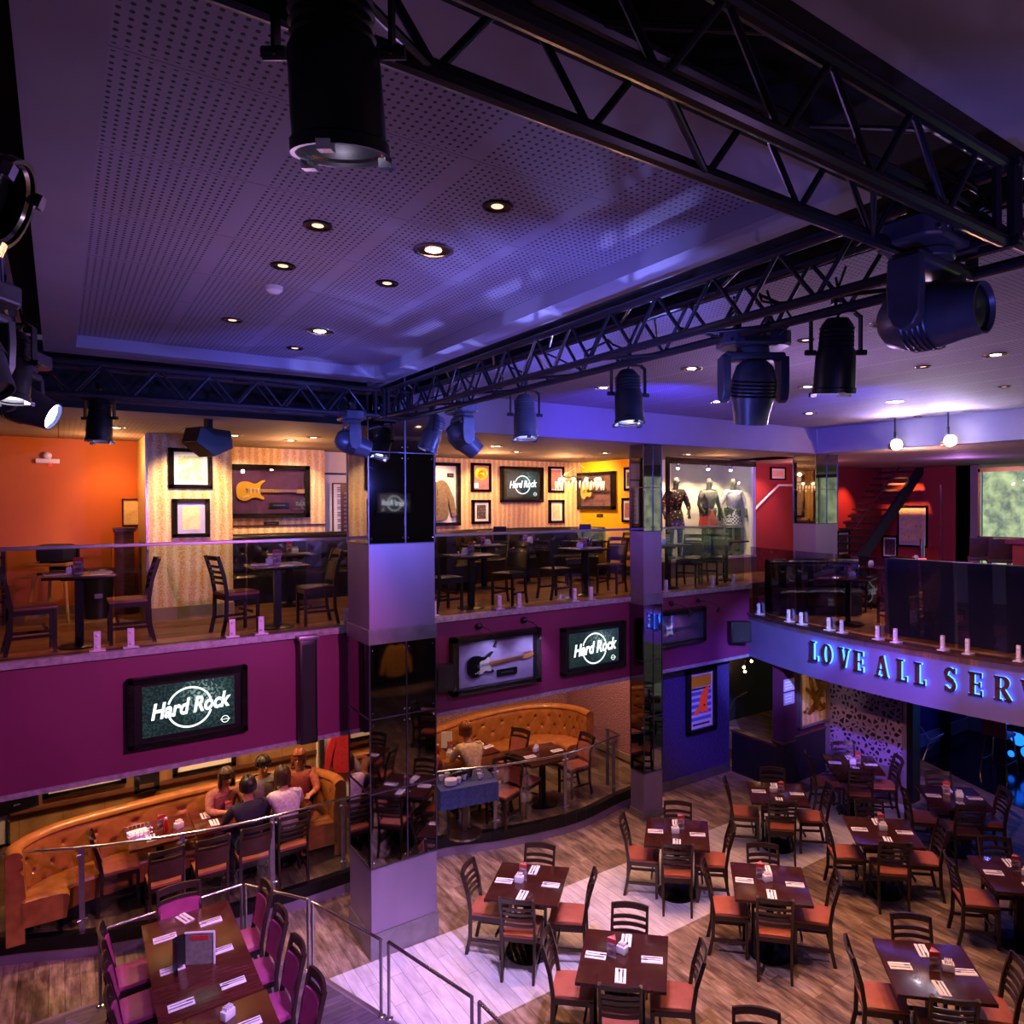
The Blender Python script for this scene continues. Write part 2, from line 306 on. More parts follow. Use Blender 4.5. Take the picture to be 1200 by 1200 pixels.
# ---- mesh builder
class MB:
    def __init__(s): s.bm = bmesh.new(); s.mi = 0; s.names = []
    def use(s, m):
        if m not in s.names: s.names.append(m)
        s.mi = s.names.index(m); return s
    def _tag(s, fs):
        for f in fs: f.material_index = s.mi
    def quad(s, *pts):
        f = s.bm.faces.new([s.bm.verts.new(p) for p in pts]); f.material_index = s.mi; return s
    def box(s, c, d, rz=0, rx=0, ry=0, bev=0):
        Mx = Matrix.Translation(c) @ Euler((rx, ry, rz)).to_matrix().to_4x4() @ Matrix.Diagonal((d[0], d[1], d[2], 1))
        r = bmesh.ops.create_cube(s.bm, size=1, matrix=Mx)
        fs = set(f for v in r['verts'] for f in v.link_faces); s._tag(fs)
        if bev:
            es = list(set(e for v in r['verts'] for e in v.link_edges))
            q = bmesh.ops.bevel(s.bm, geom=es, offset=bev, segments=2, profile=.6, affect='EDGES'); s._tag(q['faces'])
        return s
    def cyl(s, a, b, r0, r1=None, n=14, cap=True):
        a, b = Vector(a), Vector(b); d = b-a; L = d.length
        if L < 1e-6: return s
        Mx = Matrix.Translation((a+b)/2) @ d.to_track_quat('Z', 'Y').to_matrix().to_4x4()
        r = bmesh.ops.create_cone(s.bm, cap_ends=cap, segments=n, radius1=r0, radius2=r0 if r1 is None else r1, depth=L, matrix=Mx)
        s._tag(set(f for v in r['verts'] for f in v.link_faces)); return s
    def ball(s, c, r, sx=1, sy=1, sz=1, u=14, v=9, rot=None):
        Mx = Matrix.Translation(c) @ (rot.to_4x4() if rot else Matrix()) @ Matrix.Diagonal((r*sx, r*sy, r*sz, 1))
        q = bmesh.ops.create_uvsphere(s.bm, u_segments=u, v_segments=v, radius=1, matrix=Mx)
        s._tag(set(f for w in q['verts'] for f in w.link_faces)); return s
    def lathe(s, prof, n=24, Mx=None):
        Mx = Mx or Matrix()
        rings = []
        for r, z in prof:
            rings.append([s.bm.verts.new(Mx @ Vector((max(r, 1e-5)*math.cos(2*PI*i/n), max(r, 1e-5)*math.sin(2*PI*i/n), z))) for i in range(n)])
        for a, b in zip(rings, rings[1:]):
            for i in range(n):
                f = s.bm.faces.new((a[i], a[(i+1) % n], b[(i+1) % n], b[i])); f.material_index = s.mi
        return s
    def prism(s, poly, h, Mx=None, z0=0):
        """polygon in local XY, extruded along local Z from z0 to z0+h"""
        Mx = Mx or Matrix()
        lo = [s.bm.verts.new(Mx @ Vector((x, y, z0))) for x, y in poly]; hi = [s.bm.verts.new(Mx @ Vector((x, y, z0+h))) for x, y in poly]
        n = len(poly)
        fs = [s.bm.faces.new(lo[::-1]), s.bm.faces.new(hi)]
        for i in range(n): fs.append(s.bm.faces.new((lo[i], lo[(i+1) % n], hi[(i+1) % n], hi[i])))
        s._tag(fs); return s
    def tube(s, pts, r, n=8, closed=False):
        pts = [Vector(p) for p in pts]; rings = []; N = len(pts)
        up = Vector((0, 0, 1))
        for i, p in enumerate(pts):
            t = (pts[(i+1) % N]-pts[i-1]) if closed else (pts[min(i+1, N-1)]-pts[max(i-1, 0)])
            t.normalize(); u = t.cross(up)
            if u.length < .05: u = t.cross(Vector((0, 1, 0)))
            u.normalize(); w = t.cross(u)
            rr = r[i] if isinstance(r, (list, tuple)) else r
            rings.append([s.bm.verts.new(p + (u*math.cos(2*PI*k/n)+w*math.sin(2*PI*k/n))*rr) for k in range(n)])
        fs = []
        for i in range(N if closed else N-1):
            a, b = rings[i], rings[(i+1) % N]
            for k in range(n): fs.append(s.bm.faces.new((a[k], a[(k+1) % n], b[(k+1) % n], b[k])))
        if not closed: fs += [s.bm.faces.new(rings[0][::-1]), s.bm.faces.new(rings[-1])]
        s._tag(fs); return s
    def grid(s, fn, nu, nv):
        g = [[s.bm.verts.new(fn(i/nu, j/nv)) for j in range(nv+1)] for i in range(nu+1)]
        for i in range(nu):
            for j in range(nv):
                f = s.bm.faces.new((g[i][j], g[i+1][j], g[i+1][j+1], g[i][j+1])); f.material_index = s.mi
        return s
    def build(s, name, m=None, parent=None, smooth=True, loc=None, rot=None, bevel=0, sub=0, recalc=True):
        if recalc: bmesh.ops.recalc_face_normals(s.bm, faces=s.bm.faces)
        me = bpy.data.meshes.new(name); s.bm.to_mesh(me); s.bm.free()
        for k in (s.names if s.names else [m]): me.materials.append(MATS[k])
        if smooth:
            me.polygons.foreach_set('use_smooth', [True]*len(me.polygons))
            try: me.set_sharp_from_angle(angle=R(35))
            except Exception: pass
        o = bpy.data.objects.new(name, me); COL.objects.link(o)
        if parent: o.parent = parent
        if loc: o.location = loc
        if rot: o.rotation_euler = rot
        if bevel:
            q = o.modifiers.new('bevel', 'BEVEL'); q.width = bevel; q.segments = 2; q.limit_method = 'ANGLE'
        if sub:
            q = o.modifiers.new('sub', 'SUBSURF'); q.levels = q.render_levels = sub
        return o

def build_each(mb, name, m, parent):
    """every separate piece of the mesh becomes an object of its own"""
    bm = mb.bm; bmesh.ops.recalc_face_normals(bm, faces=bm.faces); seen = set(); out = []; bm.verts.ensure_lookup_table()
    for v0 in bm.verts:
        if v0 in seen: continue
        st = [v0]; seen.add(v0); comp = [v0]
        while st:
            for e in st.pop().link_edges:
                for w in e.verts:
                    if w not in seen: seen.add(w); st.append(w); comp.append(w)
        idx = {v: i for i, v in enumerate(comp)}; fs = list({f for v in comp for f in v.link_faces})
        me = bpy.data.meshes.new(name); me.from_pydata([tuple(v.co) for v in comp], [], [[idx[v] for v in f.verts] for f in fs]); me.materials.append(MATS[m])
        me.polygons.foreach_set('use_smooth', [True]*len(me.polygons)); me.set_sharp_from_angle(angle=R(35))
        o = bpy.data.objects.new(name, me); COL.objects.link(o); o.parent = parent; out.append(o)
    bm.free(); return out
def tag(o, label=None, cat=None, group=None, kind=None):
    if label: o['label'] = label
    if cat: o['category'] = cat
    if group: o['group'] = group
    if kind: o['kind'] = kind
    return o
def thing(name, label, cat, loc=(0, 0, 0), rz=0, group=None):
    o = bpy.data.objects.new(name, None); COL.objects.link(o); o.empty_display_size = .1
    o.location = loc; o.rotation_euler = (0, 0, rz)
    return tag(o, label, cat, group)
def kids(o): return [c for c in COL.objects if c.parent == o]
TREE = {}
def tree(o):
    if o.name not in TREE: TREE[o.name] = [(c, tree(c)) for c in kids(o)]
    return TREE[o.name]
def dup(root, loc, rz=0, label=None, group=None):
    t = tree(root)
    r = root.copy(); COL.objects.link(r); r.location = loc; r.rotation_euler = (0, 0, rz)
    if label: r['label'] = label
    if group: r['group'] = group
    for c, sub in t:
        k = c.copy(); COL.objects.link(k); k.parent = r
        for g, _ in sub:
            q = g.copy(); COL.objects.link(q); q.parent = k
    return r
used = set()
def place(proto, loc, rz, label, group=None):
    if proto.name not in used:
        used.add(proto.name); tree(proto)
        proto.location = loc; proto.rotation_euler = (0, 0, rz); proto['label'] = label
        if group: proto['group'] = group
        return proto
    return dup(proto, loc, rz, label, group)
def struct(mb, name, m, **kw):
    return tag(mb.build(name, m, smooth=kw.pop('smooth', False), **kw), kind='structure')
def sbox(name, x0, x1, y0, y1, z0, z1, m, **kw):
    return struct(MB().box(((x0+x1)/2, (y0+y1)/2, (z0+z1)/2), (x1-x0, y1-y0, z1-z0)), name, m, **kw)
def rotM(rx=0, ry=0, rz=0): return Euler((rx, ry, rz)).to_matrix().to_4x4()
def text_mb(body, size, ext, Mx, m, mb=None, shear=0, offset=0, align='CENTER'):
    cu = bpy.data.curves.new('lettering', 'FONT'); cu.body = body; cu.size = size; cu.extrude = ext; cu.shear = shear; cu.offset = offset
    cu.align_x = align; cu.align_y = 'CENTER'; cu.resolution_u = 3
    ob = bpy.data.objects.new('lettering', cu); COL.objects.link(ob)
    dg = bpy.context.evaluated_depsgraph_get(); me = bpy.data.meshes.new_from_object(ob.evaluated_get(dg))
    me.transform(Mx); mb = mb or MB(); mb.use(m)
    n0 = len(mb.bm.faces); mb.bm.from_mesh(me); mb.bm.faces.ensure_lookup_table()
    for f in mb.bm.faces[n0:]: f.material_index = mb.mi
    bpy.data.objects.remove(ob); bpy.data.meshes.remove(me); bpy.data.curves.remove(cu)
    return mb

# ------------------------------------------------------------------ camera
F, CX, CY, YAW, PITCH, ROLL = 828.8, 657.7, 600., .953235, .0112297, .0043703
KX, KY = 1.15, .825      # metres per layout unit along the two room axes
cd = bpy.data.cameras.new('camera'); cam = bpy.data.objects.new('camera', cd); COL.objects.link(cam); sc.camera = cam
cam.location = (0, 0, 4.85)
fw = Vector((math.cos(YAW)*math.cos(PITCH), math.sin(YAW)*math.cos(PITCH), -math.sin(PITCH)))
rt = Vector((math.sin(YAW), -math.cos(YAW), 0)); dn = fw.cross(rt)
r2 = rt*math.cos(ROLL)+dn*math.sin(ROLL); d2 = -rt*math.sin(ROLL)+dn*math.cos(ROLL)
Mc = Matrix((( r2.x, -d2.x, -fw.x), (r2.y, -d2.y, -fw.y), (r2.z, -d2.z, -fw.z)))
cam.rotation_euler = Mc.to_euler()
cd.sensor_width = 36; cd.lens = F/1200*36; cd.shift_x = -(CX-600)/1200; cd.clip_start = .05; cd.clip_end = 200


# ------------------------------------------------------------------ setting
Z2, ZR, ZC = 3.4, 2.9, 5.76
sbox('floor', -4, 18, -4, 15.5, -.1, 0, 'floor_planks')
m_ = MB(); m_.prism([(9.75, 2.5), (17.5, 2.5), (17.5, 8.8), (11.62, 8.8)], .006, z0=0); struct(m_, 'floor_hallway', 'dark_gloss_floor')
# raised booth stage with a wavy front edge
edge = [(-4, 12.0), (-1.6, 11.85), (-.49, 11.5), (.34, 10.98), (1.41, 10.62), (2.61, 10.62), (3.6, 10.78), (4.4, 10.42), (5.4, 10.2), (6.3, 10.42), (7.12, 10.5)]
def smooth_line(P, n=6):
    out = []
    for i in range(len(P)-1):
        p0, p1, p2, p3 = P[max(i-1, 0)], P[i], P[i+1], P[min(i+2, len(P)-1)]
        for k in range(n):
            t = k/n
            out.append(tuple(.5*((2*p1[j])+(-p0[j]+p2[j])*t+(2*p0[j]-5*p1[j]+4*p2[j]-p3[j])*t*t+(-p0[j]+3*p1[j]-3*p2[j]+p3[j])*t**3) for j in (0, 1)))
    out.append(P[-1]); return out
SE = smooth_line(edge)
m_ = MB(); m_.use('stage_planks').prism(SE+[(7.12, 13.9), (-4, 13.9)], .24, z0=0.001)
struct(m_, 'floor_stage', 'stage_planks')
def ribbon(mb, P, z0, z1, out=.01):
    for a, b in zip(P, P[1:]):
        d = Vector((b[0]-a[0], b[1]-a[1], 0)).normalized(); n = Vector((d.y, -d.x, 0))*out
        mb.quad((a[0]+n.x, a[1]+n.y, z0), (b[0]+n.x, b[1]+n.y, z0), (b[0]+n.x, b[1]+n.y, z1), (a[0]+n.x, a[1]+n.y, z1))
        mb.quad((a[0]+n.x, a[1]+n.y, z1), (b[0]+n.x, b[1]+n.y, z1), (b[0]-n.x*3, b[1]-n.y*3, z1), (a[0]-n.x*3, a[1]-n.y*3, z1))
m_ = MB(); m_.use('brushed_panel'); ribbon(m_, SE, 0, .12, .012); m_.use('black_metal'); ribbon(m_, SE, .12, .262, .03); struct(m_, 'trim_stage', None)
# low platform with the long table
m_ = MB(); m_.use('platform_planks').prism([(-4, 9.66), (1.36, 9.82), (1.82, 8.78), (2.16, 7.4), (2.42, 6.0), (2.5, 4.5), (2.5, 0), (-4, 0)], .1, z0=.001); struct(m_, 'floor_platform', None)
m_ = MB(); m_.use('brushed_panel'); pl = [(-4, 9.66), (1.36, 9.82), (1.82, 8.78), (2.16, 7.4), (2.42, 6.0), (2.5, 4.5)]
for a, b in zip(pl, pl[1:]):
    a, b = Vector((*a, .104)), Vector((*b, .104)); d = (b-a).normalized(); n = Vector((-d.y, d.x, 0))*.045
    m_.quad(a+n*.2, b+n*.2, b-n, a-n); m_.quad(a+n*.2, b+n*.2, b+n*.2-Vector((0, 0, .1)), a+n*.2-Vector((0, 0, .1)))
struct(m_, 'trim_platform', None)
# balcony
sbox('floor_balcony', -4, 10.6, 10.22, 15.5, 3.15, Z2, 'balcony_planks')
sbox('wall_balcony_front', -4, 8.77, 10.16, 10.3, 2.14, 3.33, 'plum_paint')
m_ = MB(); m_.box((2.385, 10.19, 3.365), (12.77, .2, .07)); m_.box((2.385, 10.2, 2.125), (12.77, .13, .05)); struct(m_, 'trim_balcony_ledge', 'ledge_metal')
def fx(y): return 8.2+.033*(y-6.1)**2
# right hand balcony with the curved band
ys = [10.16-11.5*i/48 for i in range(49)]
m_ = MB(); P = [(fx(y), y) for y in ys]
def band(mb, z0, z1, off0, off1):
    for a, b in zip(P, P[1:]):
        A = [(p[0]+o, p[1], z) for p in (a, b) for o, z in ((off0, z0), (off0, z1), (off1, z1), (off1, z0))]
        for i in range(4):
            j = (i+1) % 4; mb.quad(A[i], A[j], A[4+j], A[4+i])
band(m_, 2.12, 2.86, 0, .14); struct(m_, 'wall_balcony_curve', 'fascia_lilac' if 'fascia_lilac' in MATS else mat('fascia_lilac', '#6a6290', rough=.38, metal=.25, fn=jitter('#6a6290', .05, 1.5)).name)
m_ = MB(); band(m_, 2.86, 2.9, -.03, .16); struct(m_, 'trim_balcony_curve', 'bronze')
m_ = MB(); m_.prism(P+[(17.9, -1.34), (17.9, 13), (8.77, 13)], .12, z0=ZR-.13); struct(m_, 'floor_lounge', 'balcony_planks')
# walls upstairs
sbox('wall_orange', -4, .8, 14.1, 14.2, Z2, 5.8, 'orange_paint')
sbox('baseboard_orange', -4, .8, 14.07, 14.1, Z2, Z2+.12, 'brown_skirting')
sbox('wall_pillar', .79, 1.64, 12.4, 14.4, Z2, 5.8, 'snake_wallpaper')
m_ = MB(); m_.box((1.215, 12.38, Z2+.08), (.87, .04, .16)); m_.box((.775, 12.9, Z2+.08), (.03, 1.0, .16)); struct(m_, 'baseboard_pillar', 'brown_skirting')
sbox('trim_pillar', .77, .795, 12.375, 12.4, Z2, 5.78, 'bright_steel')
sbox('wall_back_left', 1.64, 3.14, 14.4, 14.5, Z2, 5.8, 'snake_wallpaper')
m_ = MB(); m_.box((2.4, 14.385, 4.53), (1.5, .03, .02)); struct(m_, 'trim_back_left', 'dark_wood')
sbox('wall_recess', 3.14, 4.75, 14.75, 14.85, Z2, 5.8, 'cream_paint')
sbox('wall_back', 4.75, 8.2, 15.2, 15.3, Z2, 5.8, 'snake_wallpaper')
sbox('wall_partition', 4.6, 4.75, 14.0, 15.3, Z2, 5.8, 'snake_wallpaper')
sbox('wall_yellow', 8.2, 8.28, 12.3, 15.3, Z2, 5.8, 'yellow_paint')
sbox('baseboard_yellow', 8.16, 8.2, 12.3, 15.2, Z2, Z2+.18, 'dark_paint')
sbox('wall_red', 10.5, 16, 13.0, 13.1, 2.9, 5.8, 'red_paint')
m_ = MB(); m_.box((16.05, 11.6, 4.35), (.1, 2.8, 2.9)); struct(m_, 'wall_lounge', 'red_paint')
sbox('wall_lounge_corner', 16.0, 16.1, 9.95, 10.62, 2.9, 5.8, 'grey_paint')
sbox('trim_lounge_corner', 15.94, 16.0, 11.0, 11.06, 3.2, 5.3, 'bright_steel')
# ceilings
m_ = MB(); m_.quad((-4, 10.7, ZC), (10.6, 10.7, ZC), (10.6, 15.5, ZC), (-4, 15.5, ZC)); struct(m_, 'ceiling_balcony', 'balcony_ceiling_tiles', recalc=False)
m_ = MB(); m_.quad((-4, 9.6, ZC-.002), (10.6, 9.6, ZC-.002), (10.6, 10.7, ZC-.002), (-4, 10.7, ZC-.002)); struct(m_, 'ceiling_border', 'balcony_ceiling', recalc=False)
sbox('wall_bulkhead_left', -4, 2.62, 9.6, 9.66, ZC, 6.35, 'black_ceiling')
sbox('wall_bulkhead_back', 2.62, 9.95, 9.6, 9.66, ZC, 6.3, 'white_soffit')
sbox('wall_bulkhead_right', 9.93, 10.0, -2, 9.66, ZC, 6.3, 'white_soffit')
m_ = MB(); m_.quad((9.95, -2, ZC), (17.5, -2, ZC), (17.5, 13.2, ZC), (9.95, 13.2, ZC)); struct(m_, 'ceiling_lounge', 'white_soffit', recalc=False)
m_ = MB(); m_.quad((3.1, 1.4, 6.22), (9.95, 1.4, 6.22), (9.95, 9.62, 6.22), (3.1, 9.62, 6.22)); struct(m_, 'ceiling_main', 'perforated_ceiling', recalc=False)
m_ = MB(); m_.quad((.11, 2.3, 6.25), (2.3, 2.3, 6.25), (2.3, 8.5, 6.25), (.11, 8.5, 6.25)); struct(m_, 'ceiling_coffer', 'perforated_ceiling', recalc=False)
m_ = MB(); xs0, xs1, xs2, xs3 = -.08, .11, 2.3, 2.5; y0, y1, y2_, y3 = 2.03, 2.3, 8.5, 8.9
zz = 6.15
for q in (((xs0, y0), (xs3, y1)), ((xs0, y2_), (xs3, y3)), ((xs0, y1), (xs1, y2_)), ((xs2, y1), (xs3, y2_))):
    (a, b), (c, d) = q; m_.box(((a+c)/2, (b+d)/2, zz+.06), (c-a, d-b, .12))
struct(m_, 'ceiling_soffit', 'white_soffit')
m_ = MB(); m_.quad((-4, -4, 6.4), (3.1, -4, 6.4), (3.1, 9.62, 6.4), (-4, 9.62, 6.4)); m_.quad((3.1, -4, 6.4), (3.1, -4, 6.2), (3.1, 9.6, 6.2), (3.1, 9.6, 6.4)); struct(m_, 'ceiling_dark', 'black_ceiling', recalc=False)
m_ = MB(); m_.box((3.0, -.6, 6.2), (14.0, 4.0, .1)); struct(m_, 'ceiling_near', 'white_soffit')
# walls downstairs
sbox('wall_booth', -4, 2.6, 12.55, 12.65, 0, 3.15, 'brown_panels')
m_ = MB(); m_.box((-.7, 12.53, 1.3), (6.6, .05, .05)); struct(m_, 'trim_booth', 'brown_wood')
sbox('wall_booth_recess', 2.6, 3.4, 12.45, 12.55, 0, 3.15, 'cream_paint')
sbox('wall_booth_back', 3.4, 7.2, 13.9, 14.0, 0, 3.15, 'pink_textured')
sbox('wall_booth_side', 7.2, 7.28, 11.2, 14.0, 0, 3.15, 'pink_textured')
sbox('baseboard_booth_side', 7.17, 7.2, 11.2, 13.9, .24, .36, 'brown_skirting')
sbox('wall_passage', 7.28, 8.6, 13.2, 13.3, 0, 3.15, 'red_paint')
m_ = MB(); m_.use('purple_textured').box((7.83, 10.56, 1.45), (1.5, .12, 2.9)); m_.use('pink_textured').box((7.07, 10.56, 1.45), (.03, .12, 2.9)); struct(m_, 'wall_purple', None)
m_ = MB(); m_.box((7.83, 10.49, .08), (1.5, .02, .16)); struct(m_, 'baseboard_purple', 'dull_steel')
sbox('wall_stairwell', 8.6, 13.0, 12.9, 13.0, 0, 2.77, 'dark_paint')
m_ = MB(); m_.use('dark_paint').box((8.64, 9.85, .36), (.08, 1.2, .72)); m_.use('brown_wood').box((8.64, 9.85, .735), (.12, 1.2, .04)); struct(m_, 'wall_low', None)
m_ = MB(); m_.use('plum_dark').box((8.72, 9.22, 1.8), (.26, .26, 2.0)); m_.use('dark_paint').box((8.72, 9.22, .4), (.27, .27, .8)); m_.use('brown_wood').box((8.72, 9.22, .81), (.3, .3, .035)); struct(m_, 'wall_corner_pillar', None)
m_ = MB(); m_.use('plum_dark').box((9.3, 9.3, 1.8), (.95, .1, 2.0)); m_.use('dark_paint').box((9.3, 9.29, .4), (.95, .12, .8)); m_.use('brown_wood').box((9.3, 9.28, .81), (.95, .15, .035)); struct(m_, 'wall_art', None)
m_ = MB(); m_.use('brushed_panel').box((9.83, 8.3, 1.38), (.12, 1.9, 2.76)); m_.use('lattice_panel').box((9.765, 8.3, 1.55), (.02, 1.6, 2.2)); m_.use('black_metal').box((9.8, 7.3, 1.38), (.2, .12, 2.76)); struct(m_, 'wall_lattice', None)
sbox('wall_hallway', 10.0, 13.7, 8.82, 8.92, 0, 2.76, 'blue_paint')
m_ = MB(); m_.box((11.85, 8.8, .13), (3.7, .05, .26)); struct(m_, 'baseboard_hallway', mat('trim_white', '#a8a4b4', rough=.5, fn=jitter('#a8a4b4', .03, 3)).name)
sbox('wall_hallway_end', 13.7, 13.8, 5.0, 8.9, 0, 2.76, 'grey_paint')
sbox('trim_hallway_post', 12.66, 12.8, 8.6, 8.76, 0, 2.76, 'black_metal')
# near side of the room (seen only in the mirrors)
sbox('wall_near_lower', -4, 12, -4.1, -4, 0, 3.2, 'dark_paint')
sbox('wall_near_upper', -4, 12, -6.2, -6.1, 3.2, 6.4, 'dark_paint')
# garden beyond the lounge window
m_ = MB(); m_.quad((19.5, -16, 1.5), (19.5, 12, 1.5), (19.5, 12, 7.5), (19.5, -16, 7.5)); tag(m_.build('garden', 'daylight_garden', smooth=False, recalc=False), 'sunlit green hedge and grass seen outside through the lounge window', 'garden', kind='stuff')
w_ = sbox('window_1', 16.0, 16.04, -4.0, 9.95, 2.95, 5.62, 'clear_glass')
m_ = MB()
for y in (-4, -2, 0, 2, 4.0, 6.0, 9.93): m_.box((16.0, y, 4.3), (.08, .06, 2.75))
for z in (2.95, 3.75, 4.0, 5.64): m_.box((16.0, 3.0, z), (.08, 13.95, .04 if z < 5 else .1))
m_.build('window_frame', 'steel', w_, smooth=False)

# ------------------------------------------------------------------ mirrored columns
def column(name, label, x, y, wx, wy, z0, bands, vseam, panel='brushed_panel', mir='mirror_smoked'):
    t = thing(name, label, 'column', (x, y, z0)); wx *= KX; wy *= KY; vseam *= KX
    cx, cy = wx/2, wy/2
    for kind, a, b in bands:
        if kind == 'm':
            m = MB(); zs = []
            n = max(1, round((b-a)/.85)); h = (b-a)/n
            for i in range(n):
                za = a+i*h-z0
                m.box((vseam/2, cy, za+h/2), (vseam-.004, wy, h-.005)); m.box((vseam+(wx-vseam)/2, cy, za+h/2), (wx-vseam-.004, wy, h-.005))
            m.build('mirror_panel', mir, t, smooth=False)
            m = MB()
            for sx_, sy_ in ((0, 0), (vseam, 0), (wx, 0), (0, wy)): m.box((sx_, sy_-.002, (a+b)/2-z0), (.011, .014, b-a))
            for i in range(n): m.box((cx, -.003, a+i*h-z0), (wx+.01, .012, .01)); m.box((-.003, cy, a+i*h-z0), (.012, wy+.01, .01))
            m.build('mirror_trim', 'seam_metal', t, smooth=False)
            m = MB()
            for i in range(n):
                for dz in (.06, h-.06):
                    for sx_ in (.03, vseam-.03, vseam+.03, wx-.03): m.ball((sx_, -.002, a+i*h+dz-z0), .008, u=8, v=5)
            build_each(m, 'mirror_stud', 'bright_steel', t)
        else:
            m = MB(); m.box((cx, cy, (a+b)/2-z0), (wx+(.03 if kind == 'b' else 0), wy+(.03 if kind == 'b' else 0), b-a))
            m.build('metal_base' if kind == 'b' else 'metal_panel', 'dull_steel' if kind == 'b' else panel, t, smooth=False, bevel=.004)
    return t
column('mirrored_column', 'wide square mirrored column with a lilac metal base left of centre', 2.32, 8.82, .66, .82, 0,
       [('b', 0, .27), ('p', .27, .97), ('m', .97, 3.36), ('b', 3.36, 3.52), ('p', 3.52, 4.43), ('m', 4.43, 6.4)], .36)
column('mirrored_column', 'slim mirrored column standing in front of the balcony beside the mannequin case', 6.3, 9.75, .33, .38, 0,
       [('b', 0, .12), ('p', .12, .72), ('m', .72, 3.3), ('b', 3.3, 3.46), ('p', 3.46, 4.43), ('m', 4.43, 5.76)], .17)
column('mirrored_column', 'mirrored column behind the curved balcony reflecting green daylight', 9.98, 9.68, .6, .6, ZR,
       [('b', 2.9, 3.1), ('p', 3.1, 4.46), ('m', 4.46, 5.76)], .3, mir='mirror_clear')

# ------------------------------------------------------------------ truss
def rod(mb_cache={}):
    if 'm' not in mb_cache:
        m = MB(); m.cyl((0, 0, -.5), (0, 0, .5), 1, n=10); o = m.build('diagonal_brace', 'truss_black'); mb_cache['m'] = o.data; COL.objects.unlink(o); bpy.data.objects.remove(o)
    return mb_cache['m']
def rodobj(name, parent, a, b, r):
    o = bpy.data.objects.new(name, rod()); COL.objects.link(o); o.parent = parent
    a, b = Vector(a), Vector(b); d = b-a
    o.matrix_local = Matrix.Translation((a+b)/2) @ d.to_track_quat('Z', 'Y').to_matrix().to_4x4() @ Matrix.Diagonal((r, r, d.length, 1))
    return o
TW, TZ0, TZ1 = .25, 5.76, 6.02
def truss(label, a, b, pitch=.41, phase=0):
    """box truss whose axis runs from a to b (xy of the low-side chord centre line)"""
    a, b = Vector((a[0]*KX, a[1]*KY, 0)), Vector((b[0]*KX, b[1]*KY, 0)); d = b-a; L = d.length; d.normalize(); n = Vector((-d.y, d.x, 0))
    t = thing('lighting_truss', label, 'truss', (a.x/KX, a.y/KY, TZ0))
    def P(s, w, z): return d*s+n*w*TW+Vector((0, 0, z*(TZ1-TZ0)))
    for w in (0, 1):
        for z in (0, 1): rodobj('chord', t, P(0, w, z), P(L, w, z), .024)
    k = 0; s = phase
    while s+pitch/2 < L:
        e = min(s+pitch/2, L)
        for w in (0, 1):
            rodobj('diagonal_brace', t, P(s, w, 0), P(e, w, 1), .011)
            if e+pitch/2 <= L: rodobj('diagonal_brace', t, P(e, w, 1), P(e+pitch/2, w, 0), .011)
        if k % 2 == 0:
            rodobj('cross_brace', t, P(s, 0, 0), P(min(s+pitch, L), 1, 0), .010); rodobj('cross_brace', t, P(s, 1, 1), P(min(s+pitch, L), 0, 1), .010)
        s += pitch; k += 1
    for s in (.04, L-.04):
        for w in (0, 1): rodobj('end_strut', t, P(s, w, 0), P(s, w, 1), .016)
        for z in (0, 1): rodobj('end_strut', t, P(s, 0, z), P(s, 1, z), .016)
    return t
truss('thick black truss crossing the top right corner close overhead', (-.5, 1.36), (2.33, 1.36))
truss('long blue-lit truss running from the big moving head to the column', (2.61, 1.7), (2.61, 8.42), phase=.1)
truss('dark truss along the far left ceiling edge above the orange wall', (-.36, 8.44), (2.33, 8.44), phase=.1)
truss('truss at the left edge of the picture carrying the close lamps', (-.18, 1.7), (-.18, 8.42))
for x, y, l in ((2.48, 1.49, 'boxy corner block joining the two trusses at upper right'), (2.48, 8.57, 'boxy corner block joining the trusses in front of the mirrored column')):
    t = thing('truss_corner', l, 'truss corner', (x, y, TZ0))
    for sx_ in (-1, 1):
        for sy_ in (-1, 1): rodobj('upright', t, (sx_*.13, sy_*.13, 0), (sx_*.13, sy_*.13, .26), .024)
    for z in (0, .26):
        for s_ in (-1, 1): rodobj('chord', t, (-.15, s_*.13, z), (.15, s_*.13, z), .024); rodobj('chord', t, (s_*.13, -.15, z), (s_*.13, .15, z), .024)
    for s_ in (-1, 1): rodobj('diagonal_brace', t, (-.13, s_*.13, 0), (.13, s_*.13, .26), .012); rodobj('diagonal_brace', t, (s_*.13, -.13, 0), (s_*.13, .13, .26), .012)
# hanging cables on the right truss
m_ = MB()
for k in range(9):
    y = 2.2+k*.72; m_.tube([(2.48+random.uniform(-.08, .1), y+dy*.6, 5.9-.12*math.sin(dy*PI)+random.uniform(-.02, .02)) for dy in [i/6 for i in range(7)]], .007, 6)
tag(m_.build('cable_bundle', 'black_plastic'), 'loose black cables lying inside the long blue-lit truss', 'cable')

